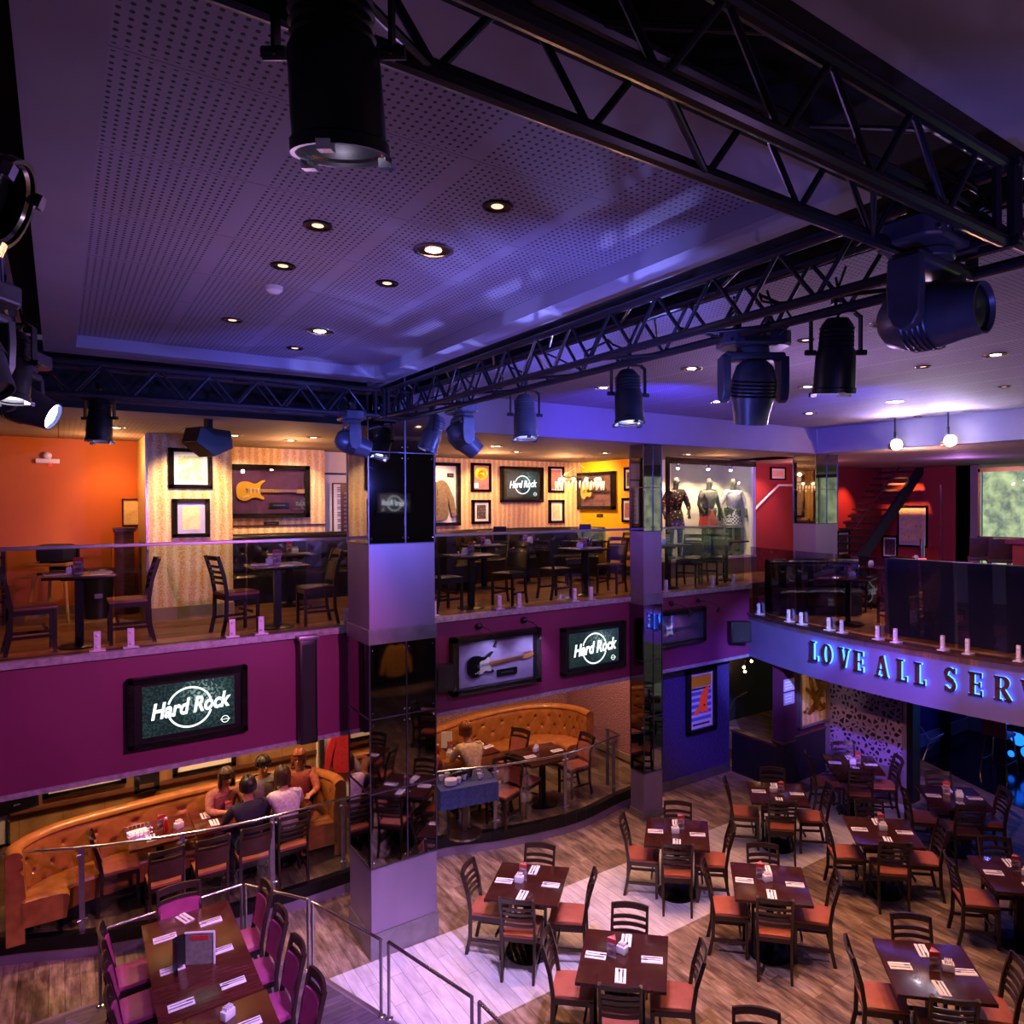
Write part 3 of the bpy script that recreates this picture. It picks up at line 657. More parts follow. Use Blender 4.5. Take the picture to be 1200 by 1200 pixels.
# ------------------------------------------------------------------ stage lamps
def moving_head(label, x, y, pan, tilt, lens='bulb_cool', body='lamp_grey', zt=5.86):
    t = thing('moving_head', label, 'stage light', (x, y, zt), pan)
    m = MB()
    m.bm.free()
    for s_ in (-.09, .09): m = MB(); m.box((s_, 0, -.01), (.03, .05, .07)); m.tube([(s_+.0, .03*math.cos(a), .03*math.sin(a)+.02) for a in [i*PI/6 for i in range(13)]], .008, 6, ); m.build('clamp', 'black_metal', t)
    m = MB(); m.prism([(-.19, -.075), (-.14, -.12), (.14, -.12), (.19, -.075), (.19, .075), (.14, .12), (-.14, .12), (-.19, .075)], .085, z0=-.15)
    base = m.build('base_box', body, t, smooth=False, bevel=.012)
    m = MB(); m.box((-.02, -.122, -.108), (.14, .008, .05)); m.build('control_panel', 'black_plastic', base, smooth=False)
    m = MB()
    for i in range(4): m.cyl((-.07+i*.035, -.126, -.1), (-.07+i*.035, -.14, -.1), .012)
    for s_ in (-.16, .16):
        for zz in (-.08, -.13): m.cyl((s_, -.11, zz), (s_, -.118, zz), .008)
    build_each(m, 'socket', 'bright_steel', base)
    m = MB(); m.cyl((0, 0, -.15), (0, 0, -.185), .09); m.box((0, 0, -.2), (.34, .11, .045), bev=.012)
    for s_ in (-1, 1):
        m.prism([(-.055, -.2), (.055, -.2), (.06, -.3), (.055, -.40), (.035, -.44), (0, -.455), (-.035, -.44), (-.055, -.40), (-.06, -.3)], .045, Matrix.Translation((s_*.165-.0225, 0, 0)) @ rotM(PI/2, 0, PI/2))
    m.build('yoke', body, t, bevel=.006)
    hm = Matrix.Translation((0, 0, -.38)) @ rotM(tilt, 0, 0)
    m = MB(); prof = [(.0, -.16), (.06, -.16), (.095, -.13), (.115, -.06), (.118, .0), (.11, .06), (.095, .13), (.088, .19), (.082, .19), (.076, .175)]
    m.lathe(prof, 28, hm @ Matrix.Diagonal((1.05, 1, -1, 1)))
    hd = m.build('lamp_head', body, t)
    m = MB(); m.lathe([(.0, .168), (.03, .172), (.06, .172), (.077, .168)], 24, hm @ Matrix.Diagonal((1.05, 1, -1, 1))); m.build('lens', lens, hd)
    m = MB()
    for i in range(5): m.lathe([(.119, -.05+i*.02), (.122, -.045+i*.02), (.119, -.04+i*.02)], 28, hm @ Matrix.Diagonal((1.05, 1, -1, 1)))
    m.build('cooling_ring', 'black_plastic', hd)
    m = MB(); m.tube([(.1, -.12, -.1), (.16, -.17, -.04), (.12, -.12, .06), (.02, -.03, .14)], .009, 7); m.tube([(-.03, -.12, -.1), (-.02, -.19, -.06), (.05, -.15, .04), (.07, -.03, .16)], .007, 7); m.build('cable', 'black_plastic', t)
    return t
def par_can(label, x, y, pan, tilt, lens='bulb_white', body='lamp_black', zt=5.86, s=1.0, group=None):
    t = thing('spotlight', label, 'stage light', (x, y, zt), pan, group); t.scale = (s, s, s)
    m = MB(); m.box((0, 0, 0), (.03, .05, .06)); m.cyl((0, 0, -.02), (0, 0, -.07), .009); m.build('clamp', 'black_metal', t)
    m = MB(); m.tube([(-.125, 0, -.27), (-.125, 0, -.12), (-.105, 0, -.075), (.105, 0, -.075), (.125, 0, -.12), (.125, 0, -.27)], .0, 4) if 0 else None
    for s_ in (-1, 1): m.box((s_*.122, 0, -.185), (.008, .035, .19)); m.box((s_*.108, 0, -.085), (.04, .035, .008), ry=s_*.7)
    m.box((0, 0, -.072), (.19, .035, .008)); m.build('yoke', 'black_metal', t, smooth=False)
    hm = Matrix.Translation((0, 0, -.27)) @ rotM(tilt, 0, 0) @ Matrix.Diagonal((1, 1, -1, 1))
    m = MB(); m.lathe([(0, -.17), (.05, -.165), (.075, -.13), (.08, -.1), (.083, -.02), (.094, .0), (.098, .12), (.098, .17), (.104, .175), (.104, .2), (.094, .2), (.088, .17)], 26, hm)
    for i in range(5): m.lathe([(.082, -.12+i*.022), (.089, -.115+i*.022), (.082, -.11+i*.022)], 26, hm)
    b = m.build('lamp_body', body, t)
    m = MB(); m.lathe([(.0, .150), (.05, .152), (.086, .150)], 24, hm); m.build('lens', lens, b)
    m = MB(); m.lathe([(.086, .186), (.092, .192), (.098, .186)], 24, hm)
    for a in (0.5, 2.6, 4.7): m.box(tuple(hm @ Vector((.1*math.cos(a), .1*math.sin(a), .205))), (.03, .03, .02), rx=tilt)
    m.build('lens_ring', 'bright_steel', b)
    for s_ in (-1, 1): m = MB(); m.cyl((s_*.1, 0, -.27), (s_*.15, 0, -.27), .014, n=10); m.build('tilt_knob', 'black_plastic', t)
    m = MB(); m.tube([tuple(hm @ Vector((0, 0, -.17))), (.04, .05, -.06), (.03, .03, .02), (0, 0, .1)], .007, 6); m.build('cable', 'black_plastic', t)
    return t
AZ = YAW-PI/2
moving_head('big moving head lamp hanging at upper right, closest to the camera', 2.23, 1.6, AZ+R(38), R(-88), 'black_plastic', zt=5.9)
moving_head('moving head pointing away, second from the right on the blue-lit truss', 2.74, 3.14, AZ+R(5), R(12), 'black_plastic')
moving_head('bluish moving head with lit lens hanging right of the truss corner', 2.72, 7.3, AZ-R(62), R(48), 'bulb_cool')
moving_head('bluish moving head with lit lens hanging left of the mirrored column', 2.12, 8.62, AZ-R(62), R(70), 'bulb_cool')
moving_head('moving head with glowing blue lens at the far left edge', -.16, 6.6, AZ-R(75), R(66), 'bulb_cool')
par_can("huge black spotlight hanging close overhead at top left", .36, 1.56, AZ, R(12), "lamp_grey", s=.86, zt=5.9)
par_can('small spotlight leaning left, nearest to the truss corner', 2.7, 8.0, AZ+R(90), R(20), 'bulb_cool', 'lamp_grey')
par_can('blue-lit spotlight hanging in front of the jacket and gold record wall', 2.74, 6.0, AZ+.3, R(-8), 'bulb_cool', 'lamp_grey')
par_can('black spotlight with bright rim below the middle of the blue-lit truss', 2.74, 4.42, AZ+.3, R(-8), 'bulb_cool')
par_can('black spotlight with glaring white lamp left of the big moving head', 2.72, 2.5, AZ, R(8), 'bulb_white')
par_can('black spotlight with lit rim hanging before the orange wall', .25, 8.62, AZ, R(-4), 'bulb_cool')
par_can('large dark spotlight with pale ring lens cut by the left edge', -.225, 2.49, AZ-R(70), R(70), 'lamp_grey', 'lamp_black', s=1.0)
moving_head('dark moving head cut by the left edge between the two spotlights', -.26, 4.6, AZ-R(90), R(30), 'lamp_grey')
par_can('glaring spotlight cut by the left edge above the orange wall', -.17, 5.6, AZ, R(-10), 'bulb_white')
for x, y, l in ((9.6, 7.53, 'left of the two glaring white lamps at upper right'), (9.6, 6.51, 'right of the two glaring white lamps at upper right')):
    t = thing('spotlight', l, 'stage light', (x, y, 5.78), YAW-PI/2)
    m = MB(); hm = rotM(PI/2-.05, 0, 0); m.lathe([(0, -.14), (.06, -.13), (.075, 0), (.085, .1), (.08, .1), (.075, .06)], 20, hm); m.build('lamp_body', 'lamp_black', t)
    m = MB(); m.ball(tuple(hm @ Vector((0, 0, .055))), .085, 1, .3, 1); m.build('lens', 'bulb_star', t)
    m = MB(); m.box((0, 0, .12), (.03, .03, .2)); m.cyl((0, 0, .2), (0, 0, .44), .012); m.build('bracket', 'black_metal', t)
t = thing('ceiling_speaker', 'dark wedge speaker under the balcony ceiling before the patterned pillar', 'speaker', (1.12, 9.95, ZC), R(25))
m = MB(); m.prism([(-.17, 0), (.17, -.02), (.2, -.2), (-.02, -.3), (-.22, -.16)], .26, rotM(PI/2, 0, 0) @ Matrix.Translation((0, -.1, 0)), z0=-.13); m.build('cabinet', 'black_plastic', t, smooth=False, bevel=.008)
m = MB(); m.box((0, 0, -.05), (.06, .06, .12)); m.build('bracket', 'black_metal', t, smooth=False)

# ------------------------------------------------------------------ chairs
def mk_ladder(nm, seatm, wood, slats=4, W=.385, D=.39, H=.88, SH=.46, pad=None, curve=.03):
    t = thing(nm, 'chair', 'chair')
    hw, hd = W/2, D/2
    m = MB(); m.grid(lambda u, v: Vector(((u-.5)*(W-.01)*(1-.10*(1-v)), (v-.5)*D, SH+.022*math.sin(PI*min(max(u, .02), .98))**.3*math.sin(PI*min(max(v, .02), .98))**.3)), 10, 10)
    m.box((0, 0, SH-.012), (W-.03, D-.01, .03), bev=.01); m.build('seat', seatm, t)
    m = MB(); m.box((0, 0, SH-.05), (W-.03, D-.03, .05)); m.build('seat_frame', wood, t, smooth=False)
    for s_ in (-1, 1):
        m = MB(); m.box((s_*(hw-.022), hd-.025, (SH-.03)/2), (.032, .032, SH-.03)); m.build('leg', wood, t, smooth=False)
        m = MB(); pts = [(s_*(hw-.03), -hd-.03, 0), (s_*(hw-.028), -hd+.012, .2), (s_*(hw-.026), -hd+.02, SH), (s_*(hw-.022), -hd-.01, SH+.2), (s_*(hw-.02), -hd-.075, H)]
        for a, b in zip(pts, pts[1:]):
            a, b = Vector(a), Vector(b); mid = (a+b)/2; L = (b-a).length; ang = math.atan2(b.y-a.y, b.z-a.z)
            m.box(mid, (.026, .036, L+.012), rx=-ang)
        m.build('leg', wood, t, smooth=False)
        m = MB(); m.box((s_*(hw-.024), 0, .17), (.02, D-.04, .03)); m.build('stretcher', wood, t, smooth=False)
    m = MB(); m.box((0, hd-.09, .24), (W-.05, .02, .03)); m.build('stretcher', wood, t, smooth=False)
    def yb(z): # back line
        if z < SH+.2: return -hd+.02-.03*(z-SH)/.2
        return -hd-.01-.065*(z-SH-.2)/(H-SH-.2)
    def slat(z0, z1, name, mt, thick=.014):
        m = MB(); n = 8; V = {}
        for i in range(n+1):
            u = i/n*2-1; x = u*(hw-.02); c = -curve*(1-u*u)
            for k, z in enumerate((z0, z1)):
                for q in (0, 1): V[i, k, q] = m.bm.verts.new((x, yb(z)+c+(q-.5)*thick, z+.006*(1-u*u)))
        for i in range(n):
            for a, b in (((0, 0), (1, 0)), ((1, 0), (1, 1)), ((1, 1), (0, 1)), ((0, 1), (0, 0))): m.bm.faces.new((V[i, a[0], a[1]], V[i+1, a[0], a[1]], V[i+1, b[0], b[1]], V[i, b[0], b[1]]))
        for i in (0, n): m.bm.faces.new((V[i, 0, 0], V[i, 1, 0], V[i, 1, 1], V[i, 0, 1]))
        return m.build(name, mt, t)
    if slats:
        slat(H-.045, H+.005, 'top_rail', wood, .022)
        for i in range(slats): z = SH+.10+i*(H-SH-.17)/slats; slat(z, z+.032, 'back_slat', wood)
    else:
        slat(H-.05, H+.012, 'top_rail', wood, .024); slat(H-.125, H-.095, 'back_slat', wood, .02); slat(SH+.06, H-.13, 'back_pad', pad, .045)
    return t
CH = {'ladder': mk_ladder('dining_chair', 'orange_seat', 'dark_wood'),
      'balc': mk_ladder('dining_chair', 'black_leather', 'dark_wood', 0, pad='black_leather'),
      'booth': mk_ladder('dining_chair', 'orange_seat', 'dark_wood', 0, W=.37, H=.86, pad='brown_pad'),
      'vip': mk_ladder('upholstered_chair', 'magenta_pad', 'dark_wood', 0, W=.41, H=.93, pad='magenta_pad'),
      'red': mk_ladder('dining_chair', 'orange_seat', 'dark_wood', 0, pad='orange_seat')}
def chair(kind, x, y, z, face, label, group):
    """face = heading (deg) the sitter looks to"""
    return place(CH[kind], (x, y, z), R(face-90), label, group)

# ------------------------------------------------------------------ table tops and what lies on them
def mk_table(nm, W, D, H, mt, base='disc', th=.03):
    t = thing(nm, 'table', 'table')
    m = MB(); m.box((0, 0, H-th/2), (W, D, th), bev=.004); m.build('tabletop', mt, t)
    m = MB(); m.box((0, 0, H-th-.02), (W*.5, .06, .03)); m.box((0, 0, H-th-.02), (.06, D*.5, .03)); m.box((0, 0, (H-.05)/2), (.075, .075, H-.06)); m.build('pedestal', 'black_metal', t, smooth=False)
    m = MB(); m.lathe([(0, 0), (W*.31, 0), (W*.31, .012), (W*.26, .022), (.05, .04), (0, .04)], 28); m.build('table_base', 'black_metal', t)
    return t
def mk_setting():
    t = thing('place_setting', 's', 'place setting')
    m = MB(); m.box((0, 0, .003), (.19, .095, .005), bev=.001); m.box((0, .022, .0075), (.188, .045, .004)); m.build('napkin', 'napkin_white', t, smooth=False)
    m = MB(); m.box((.03, -.02, .0085), (.1, .012, .003)); m.box((-.05, -.02, .0085), (.08, .008, .005)); m.build('knife', 'steel', t, smooth=False)
    m = MB(); m.box((-.02, .012, .0115), (.12, .006, .003)); m.box((.055, .012, .0115), (.035, .018, .002))
    for k in (-1, 0, 1): m.box((.085, .012+k*.006, .0115), (.03, .003, .002))
    m.build('fork', 'steel', t, smooth=False); return t
def mk_menu():
    t = thing('menu_stand', 's', 'menu')
    m = MB(); P = [(-.045, -.03), (.045, -.03), (0, .045)]; m.use('menu_print').prism(P, .17, z0=0); m.build('card', None, t, smooth=False)
    m = MB(); m.prism([(x*1.03, y*1.03) for x, y in P], .04, z0=.13); m.build('red_band', 'menu_red', t, smooth=False); return t
def mk_caddy():
    t = thing('sugar_caddy', 's', 'caddy')
    m = MB(); m.box((0, 0, .035), (.095, .065, .07), bev=.008); m.build('box', 'ceramic_white', t)
    m = MB()
    for i in range(4): m.box((-.025+i*.017, 0, .082), (.006, .05, .03), ry=.15)
    m.build('sugar_packets', 'napkin_white', t, smooth=False); return t
def mk_bottle():
    t = thing('sauce_bottle', 's', 'bottle')
    m = MB(); m.lathe([(0, 0), (.028, 0), (.03, .01), (.03, .1), (.012, .14), (.012, .155), (0, .155)], 16); m.build('bottle', 'ketchup_red', t)
    m = MB(); m.lathe([(.013, .15), (.015, .15), (.015, .175), (0, .177)], 12); m.build('cap', 'ceramic_white', t); return t
SET, MENU, CADDY, BOT = mk_setting(), mk_menu(), mk_caddy(), mk_bottle()
SQ = mk_table('dining_table', .78, .78, .75, 'table_wood')
TH = R(-45)
def loc(cx, cy, th, x, y): return (cx+(x*math.cos(th)-y*math.sin(th))/KX, cy+(x*math.sin(th)+y*math.cos(th))/KY)
SIDES = {'left': (-1, 0), 'right': (1, 0), 'near': (0, -1), 'far': (0, 1)}
def dress(cx, cy, zt, th, phrase, sides=('left', 'right', 'near', 'far'), mp=(-.05, .08), cp=(.05, .02), rr=.26, extra=True, jitter_=.012):
    for s_ in sides:
        dx, dy = SIDES[s_]; x, y = loc(cx, cy, th, dx*rr+random.uniform(-jitter_, jitter_), dy*rr+random.uniform(-jitter_, jitter_))
        place(SET, (x, y, zt), th+math.atan2(dy, dx)+PI+random.uniform(-.06, .06), 'napkin and cutlery, %s side of %s' % (s_, phrase), 'napkins with cutlery')
    if extra:
        x, y = loc(cx, cy, th, *mp); place(MENU, (x, y, zt), th+random.uniform(-.5, .5), 'red-topped menu card standing on %s' % phrase, 'menu cards')
        x, y = loc(cx, cy, th, *cp); place(CADDY, (x, y, zt), th+random.uniform(-.5, .5), 'small white sugar caddy on %s' % phrase, 'sugar caddies')
FT = [(3.57, 7.79, 'the table beside the wide mirrored column', 'lrnf', (-.06, .07), (-.1, .0)),
      (5.42, 7.66, 'the table beside the slim mirrored column', 'lrnf', (.04, .14), (-.02, -.0)),
      (7.17, 7.71, 'the table before the dark stairwell', 'lrnf', (.05, -.02), (-.05, .03)),
      (8.81, 7.74, 'the farthest table by the lattice panel', 'lrnf', (.08, .06), (0, .0)),
      (3.58, 5.88, 'the table past the railing end', 'lrnf', (-.1, .02), (-.02, .07)),
      (5.41, 5.94, 'the table in the middle of the floor', 'lrnf', (-.09, .08), (-.02, .03)),
      (7.25, 5.88, 'the shaded table right of the middle one', 'lrnf', (.0, .12), (.02, .04)),
      (8.79, 5.86, 'the table next to the dark hallway floor', 'lrnf', (-.05, .12), (.08, .02)),
      (5.40, 3.83, 'the table in the bottom right corner', 'lrnf', (.02, .0), (.14, .0)),
      (7.45, 4.12, 'the table cut by the right edge', 'lf', (0, .1), (.08, 0)),
      (3.45, 3.85, 'the table hidden below the bottom edge', 'lrnf', (-.05, .05), (.06, 0)),
      (3.5, 1.95, 'the table seen only in the wide column mirror', 'lrnf', (-.05, .05), (.06, 0)),
      (5.35, 1.95, 'the second table seen only in the column mirror', 'lrnf', (-.05, .05), (.06, 0))]
WORD = {'l': 'left', 'r': 'right', 'n': 'near', 'f': 'far'}
for cx, cy, ph, cs, mp, cp in FT:
    place(SQ, (cx, cy, 0), TH, 'dark square dining table with round base, '+ph.replace('the table ', '').replace('the ', '', 1), 'square dining tables on the main floor')
    dress(cx, cy, .75, TH, ph, mp=mp, cp=cp)
    for c in cs:
        dx, dy = SIDES[WORD[c]]; q = random.uniform(-.02, .03)+{'l': .42, 'r': .42, 'n': .29, 'f': .34}[c]; x, y = loc(cx, cy, TH, dx*q, dy*q)
        place(CH['ladder'], (x, y, 0), TH+math.atan2(-dy, -dx)-PI/2+random.uniform(-.07, .07), 'ladder-back chair, %s side of %s' % (WORD[c], ph), 'ladder-back chairs on the main floor')

# long table on the low platform
LT = mk_table('dining_table', .76, 1.6, .75, 'red_wood'); 
for y, l in ((8.46, 'long glossy red-brown table on the low platform, its far half'), (6.5, 'long glossy red-brown table at the bottom left corner, the near half')): place(LT, (.845, y, .1), R(-.5), l, 'long tables on the platform')
for x, y, r_, l in ((.66, 9.0, 12, 'left row, farthest from the camera'), (.66, 8.35, 12, 'left row, second from the far end'), (.66, 7.7, 12, 'left row, third from the far end'),
                    (1.0, 9.05, 12, 'right row, farthest from the camera'), (1.0, 8.4, 12, 'right row, second from the far end'), (1.0, 7.75, 12, 'right row, third from the far end'), (1.0, 7.05, 12, 'right row, fourth from the far end'), (.66, 7.0, 10, 'left row, nearest and cut by the frame')):
    place(SET, (x, y, .85), R(r_-12+(180 if x > .8 else 0)), 'napkin with cutlery on the long platform table, '+l, 'napkins on the long table')
place(SET, (.83, 9.3, .85), R(-70), 'napkin with cutlery at the head of the long platform table', 'napkins on the long table')
for y in (9.0, 8.35, 7.7, 7.0): pass
G = 'magenta chairs around the long table'
for i, y in enumerate((9.15, 8.5, 7.85, 7.2)): chair('vip', .48, y, .1, 0, 'dark chair with magenta seat on the left of the long table, %s' % ('farthest', 'second from far end', 'third from far end', 'nearest')[i], G)
for i, y in enumerate((9.05, 8.36, 7.66, 6.98)): chair('vip', 1.21, y, .1, 180, 'magenta-backed chair on the right of the long table, %s' % ('farthest', 'second from far end', 'third from far end', 'nearest')[i], G)
chair('vip', .82, 9.35, .1, -90, 'magenta-backed chair at the far head of the long table', G)
t = thing('menu_folder', 'tall folded menu standing on the long platform table', 'menu', (.84, 8.28, .85), R(-30))
m_ = MB(); m_.box((.0, 0, .14), (.24, .006, .28)); m_.build('cover', 'cloth_grey', t, smooth=False)
m_ = MB(); m_.box((0, -.005, .282), (.25, .014, .012)); m_.box((.122, -.005, .14), (.012, .014, .28)); m_.build('white_edge', 'ceramic_white', t, smooth=False)
m_ = MB(); m_.grid(lambda u, v: Vector((-.12-.07*math.sin(u*PI), .0-.16*u, .28*v)), 10, 2); m_.build('curled_leaf', 'black_plastic', t)
m_ = MB(); m_.box((.0, -.006, .235), (.15, .004, .035)); m_.build('red_heading', 'menu_red', t, smooth=False)
place(CADDY, (.9, 7.25, .85), R(30), 'white sugar caddy on the near half of the long table', 'sugar caddies')

# ------------------------------------------------------------------ railings
t = thing('metal_railing', 'low silver railing around the platform of the long table', 'railing', (0, 0, .1))
rails = [((.24, 9.68), (1.34, 9.78)), ((1.37, 9.75), (1.77, 8.93)), ((1.79, 8.84), (2.08, 7.62)), ((2.12, 7.53), (2.36, 6.2)), ((2.38, 6.1), (2.45, 4.6))]
for a, b in rails:
    m_ = MB(); m_.cyl((*a, .72), (*b, .72), .014); m_.build('handrail', 'bright_steel', t)
    for p in (a, b):
        m_ = MB(); m_.cyl((*p, 0), (*p, .72), .014); m_.lathe([(0, .0), (.035, .0), (.035, .008), (.015, .014)], 16, Matrix.Translation((*p, 0))); m_.build('post', 'steel', t)
def SEat(x):
    for a, b in zip(SE, SE[1:]):
        if a[0] <= x <= b[0]: return a[1]+(b[1]-a[1])*(x-a[0])/(b[0]-a[0])
    return SE[-1][1]
def stage_rail(label, x0, x1, posts, ret=None, h=.8):
    t = thing('glass_balustrade', label, 'balustrade', (0, 0, .25)); off = .07
    P = [(x0+(x1-x0)*i/24, SEat(x0+(x1-x0)*i/24)+off) for i in range(25)]
    m = MB(); m.tube([(*p, h) for p in P], .016); m.build('handrail', 'steel', t)
    ps = [x0]+posts+[x1]
    for a, b in zip(ps, ps[1:]):
        m = MB(); Q = [(a+.02+(b-a-.04)*i/6) for i in range(7)]
        for u, v in zip(Q, Q[1:]): m.quad((u, SEat(u)+off, .05), (v, SEat(v)+off, .05), (v, SEat(v)+off, h-.03), (u, SEat(u)+off, h-.03))
        m.build('glass_panel', 'clear_glass', t, smooth=False)
    for x in posts:
        y = SEat(x)+off
        m = MB(); m.box((x, y, h/2), (.045, .02, h)); po = m.build('post', 'dull_steel', t, smooth=False)
        m = MB()
        for s_ in (-1, 1):
            for z in (h-.08, .12): m.cyl((x+s_*.01, y, z), (x+s_*.045, y-.01, z), .017)
        m.build('glass_clamp', 'bright_steel', po)
    return t
stage_rail('curved glass railing in front of the left tan booth', -3.5, 2.62, [-2.1, -.95, .14, .95, 1.76, 2.5], h=.91)
t = stage_rail('curved glass railing in front of the right tan booth', 3.0, 6.32, [3.5, 4.34, 5.28, 6.2], h=.9)
m_ = MB(); m_.tube([(6.32, SEat(6.32)+.07, .9), (6.36, 10.95, .9)], .016); m_.build('handrail', 'steel', t)
m_ = MB(); m_.quad((6.33, SEat(6.32)+.1, .05), (6.36, 10.93, .05), (6.36, 10.93, .87), (6.33, SEat(6.32)+.1, .87)); m_.build('glass_panel', 'clear_glass', t, smooth=False)
m_ = MB(); m_.box((6.36, 10.93, .45), (.045, .03, .9)); m_.build('post', 'dull_steel', t, smooth=False)
def clamp_mb(m, x, y, z, ang):
    M_ = Matrix.Translation((x, y, z)) @ Matrix.Rotation(ang, 4, 'Z')
    for c, d in (((0, 0, .1), (.05, .035, .2)),):
        q = M_ @ Vector(c); m.box(q, d, rz=ang)
    m.box(M_ @ Vector((0, .02, .01)), (.12, .14, .012), rz=ang)
    for z_ in (.05, .16): m.ball(M_ @ Vector((0, -.022, z_)), .016, u=8, v=6)
t = thing('glass_balustrade', 'long frameless glass balustrade above the plum balcony front', 'balustrade', (0, 0, Z2))
m_ = MB(); m_.box((2.35, 10.24, 1.05), (12.7, .045, .035)); m_.build('handrail', 'dull_steel', t, smooth=False, bevel=.006)
seams = [-4, -2.6, -1.6, -.7, .385, 1.47, 2.9, 3.9, 4.43, 5.55, 6.8, 7.6, 8.7][0:]
seams = [-4, -2.9, -1.8, -.7, .385, 1.47, 2.95, 4.43, 5.55, 6.8, 8.22, 8.72]
for a, b in zip(seams, seams[1:]): m_ = MB(); m_.box(((a+b)/2, 10.24, .545), (b-a-.016, .012, .97)); m_.build('glass_panel', 'clear_glass', t, smooth=False)
for x in (-2.5, -2.2, -1.1, -.8, .26, .51, 1.34, 1.6, 2.44, 3.44, 4.29, 4.57, 5.41, 5.68, 6.56, 7.03, 7.99, 8.45): m_ = MB(); clamp_mb(m_, x, 10.22, 0, 0); m_.build('glass_clamp', 'clamp_metal', t)
t = thing('glass_balustrade', 'frameless glass balustrade above the curved blue balcony band', 'balustrade', (0, 0, ZR))
sy = [10.1, 8.65, 7.65, 6.6, 5.48, 4.4, 3.2, 2.0]
for a, b in zip(sy, sy[1:]):
    m_ = MB(); n = 6
    for i in range(n):
        u = a-.02+(b-a+.04)*i/n; v = a-.02+(b-a+.04)*(i+1)/n
        m_.quad((fx(u)+.06, u, .05), (fx(v)+.06, v, .05), (fx(v)+.0, v, 1.18), (fx(u)+.0, u, 1.18))
        m_.quad((fx(u)+.072, u, .05), (fx(v)+.072, v, .05), (fx(v)+.012, v, 1.18), (fx(u)+.012, u, 1.18))
        m_.quad((fx(u), u, 1.18), (fx(v), v, 1.18), (fx(v)+.012, v, 1.18), (fx(u)+.012, u, 1.18))
    m_.build('glass_panel', 'tinted_glass', t, smooth=False)
for y in (9.8, 8.83, 8.48, 7.79, 7.5, 6.77, 6.44, 5.66, 5.29, 4.6, 4.2): m_ = MB(); clamp_mb(m_, fx(y)+.02, y, 0, -PI/2+math.atan(.066*(y-6.1))*-1); m_.build('glass_clamp', 'clamp_metal', t)

# ------------------------------------------------------------------ tufted booths
def spline3(P, n): return smooth_line(P, n)
def booth(label, P, z, mt, nu=20, back=.98, depth=.55, tuft=.16, side=1):
    S = smooth_line([(a*KX, b*KY) for a, b in P], nu); t = thing('booth_sofa', label, 'booth sofa', (0, 0, z))
    pts = [Vector((a, b, 0)) for a, b in S]; nor = []; cum = [0]
    for i in range(len(pts)):
        d = pts[min(i+1, len(pts)-1)]-pts[max(i-1, 0)]; d.normalize(); nor.append(Vector((d.y, -d.x, 0))*side)
        if i: cum.append(cum[-1]+(pts[i]-pts[i-1]).length)
    N = len(pts)-1
    def at(u, d, zz):
        f = u*N; i = min(int(f), N-1); k = f-i; p = pts[i].lerp(pts[i+1], k); n = nor[i].lerp(nor[i+1], k); return p+n*d+Vector((0, 0, zz))
    L = cum[-1]
    def bk(u, v):
        s = u*L
        if v < .62:
            q = v/.62; zz = .40+q*(back-.40-.07); d = .16-.03*q
            row = (zz-.44)/tuft; e = min(q/.12, 1, (1-q)/.12)
            a = (s/tuft+row)/2; b = (s/tuft-row)/2
            g = math.sin(PI*a)**2+math.sin(PI*b)**2; g3 = min(abs(math.sin(PI*a)), abs(math.sin(PI*b))); d += (.014-.05*math.exp(-g/.09)-.008*math.exp(-(g3/.1)**2))*max(e, 0)
        elif v < .92:
            q = (v-.62)/.30*PI; d = .075+.075*math.cos(q); zz = back-.07+.07*math.sin(q)
        else: d = 0; zz = (back-.07)*(1-(v-.92)/.08)
        return at(u, d, zz)
    m = MB(); m.grid(bk, int(L/.022), 40)
    for u in (0, 1): m.prism([(0, 0)], 0) if 0 else None
    for u in (0, 1):
        q = [bk(u, v) for v in [i/20 for i in range(20)]]+[at(u, 0, 0), at(u, .16, 0)]; m.bm.faces.new([m.bm.verts.new(p) for p in q])
    m.build('backrest', mt, t)
    def st(u, v):
        q = [(.12, .44), (.3, .455), (depth-.08, .45), (depth-.02, .43), (depth, .40), (depth-.005, .34), (depth-.03, .16)]
        f = v*(len(q)-1); i = min(int(f), len(q)-2); k = f-i; d = q[i][0]*(1-k)+q[i+1][0]*k; zz = q[i][1]*(1-k)+q[i+1][1]*k
        s = u*L; g = abs(math.sin(PI*s/.62)); 
        if v < .8: zz -= .018*(1-min(1, g*4))
        return at(u, d, zz)
    m = MB(); m.grid(st, int(L/.05), 18)
    for u in (0, 1): m.bm.faces.new([m.bm.verts.new(p) for p in [st(u, i/12) for i in range(13)]+[at(u, .12, .16)]])
    m.build('seat', mt, t)
    m = MB(); m.grid(lambda u, v: at(u, depth-.06, .2*(1-v)), int(L/.1), 1); m.build('base', 'black_plastic', t)
    return t
booth('long curved tan leather booth with tufted back at lower left', [(-.43, 11.28), (-.41, 11.68), (-.12, 12.07), (.4, 12.25), (1.2, 12.38), (2.0, 12.36), (2.45, 12.15), (2.66, 11.6), (2.66, 11.2)], .25, 'tan_leather', side=1)
booth('curved tan leather booth with tufted back under the guitar display', [(3.0, 12.1), (3.6, 12.5), (4.3, 12.86), (5.1, 13.2), (5.9, 13.2), (6.4, 12.85), (6.62, 12.3), (6.6, 11.8)], .25, 'tan_leather')
booth('dark leather booth below the yellow bass guitar case', [(1.72, 13.95), (2.6, 14.05), (3.6, 14.1), (4.4, 14.0)], Z2, 'black_leather', back=1.02)
booth('dark leather booth along the gold patterned alcove wall', [(4.5, 12.75), (4.62, 13.65), (5.4, 14.5), (6.5, 14.75), (7.5, 14.5), (7.95, 13.7)], Z2, 'black_leather', back=.98)
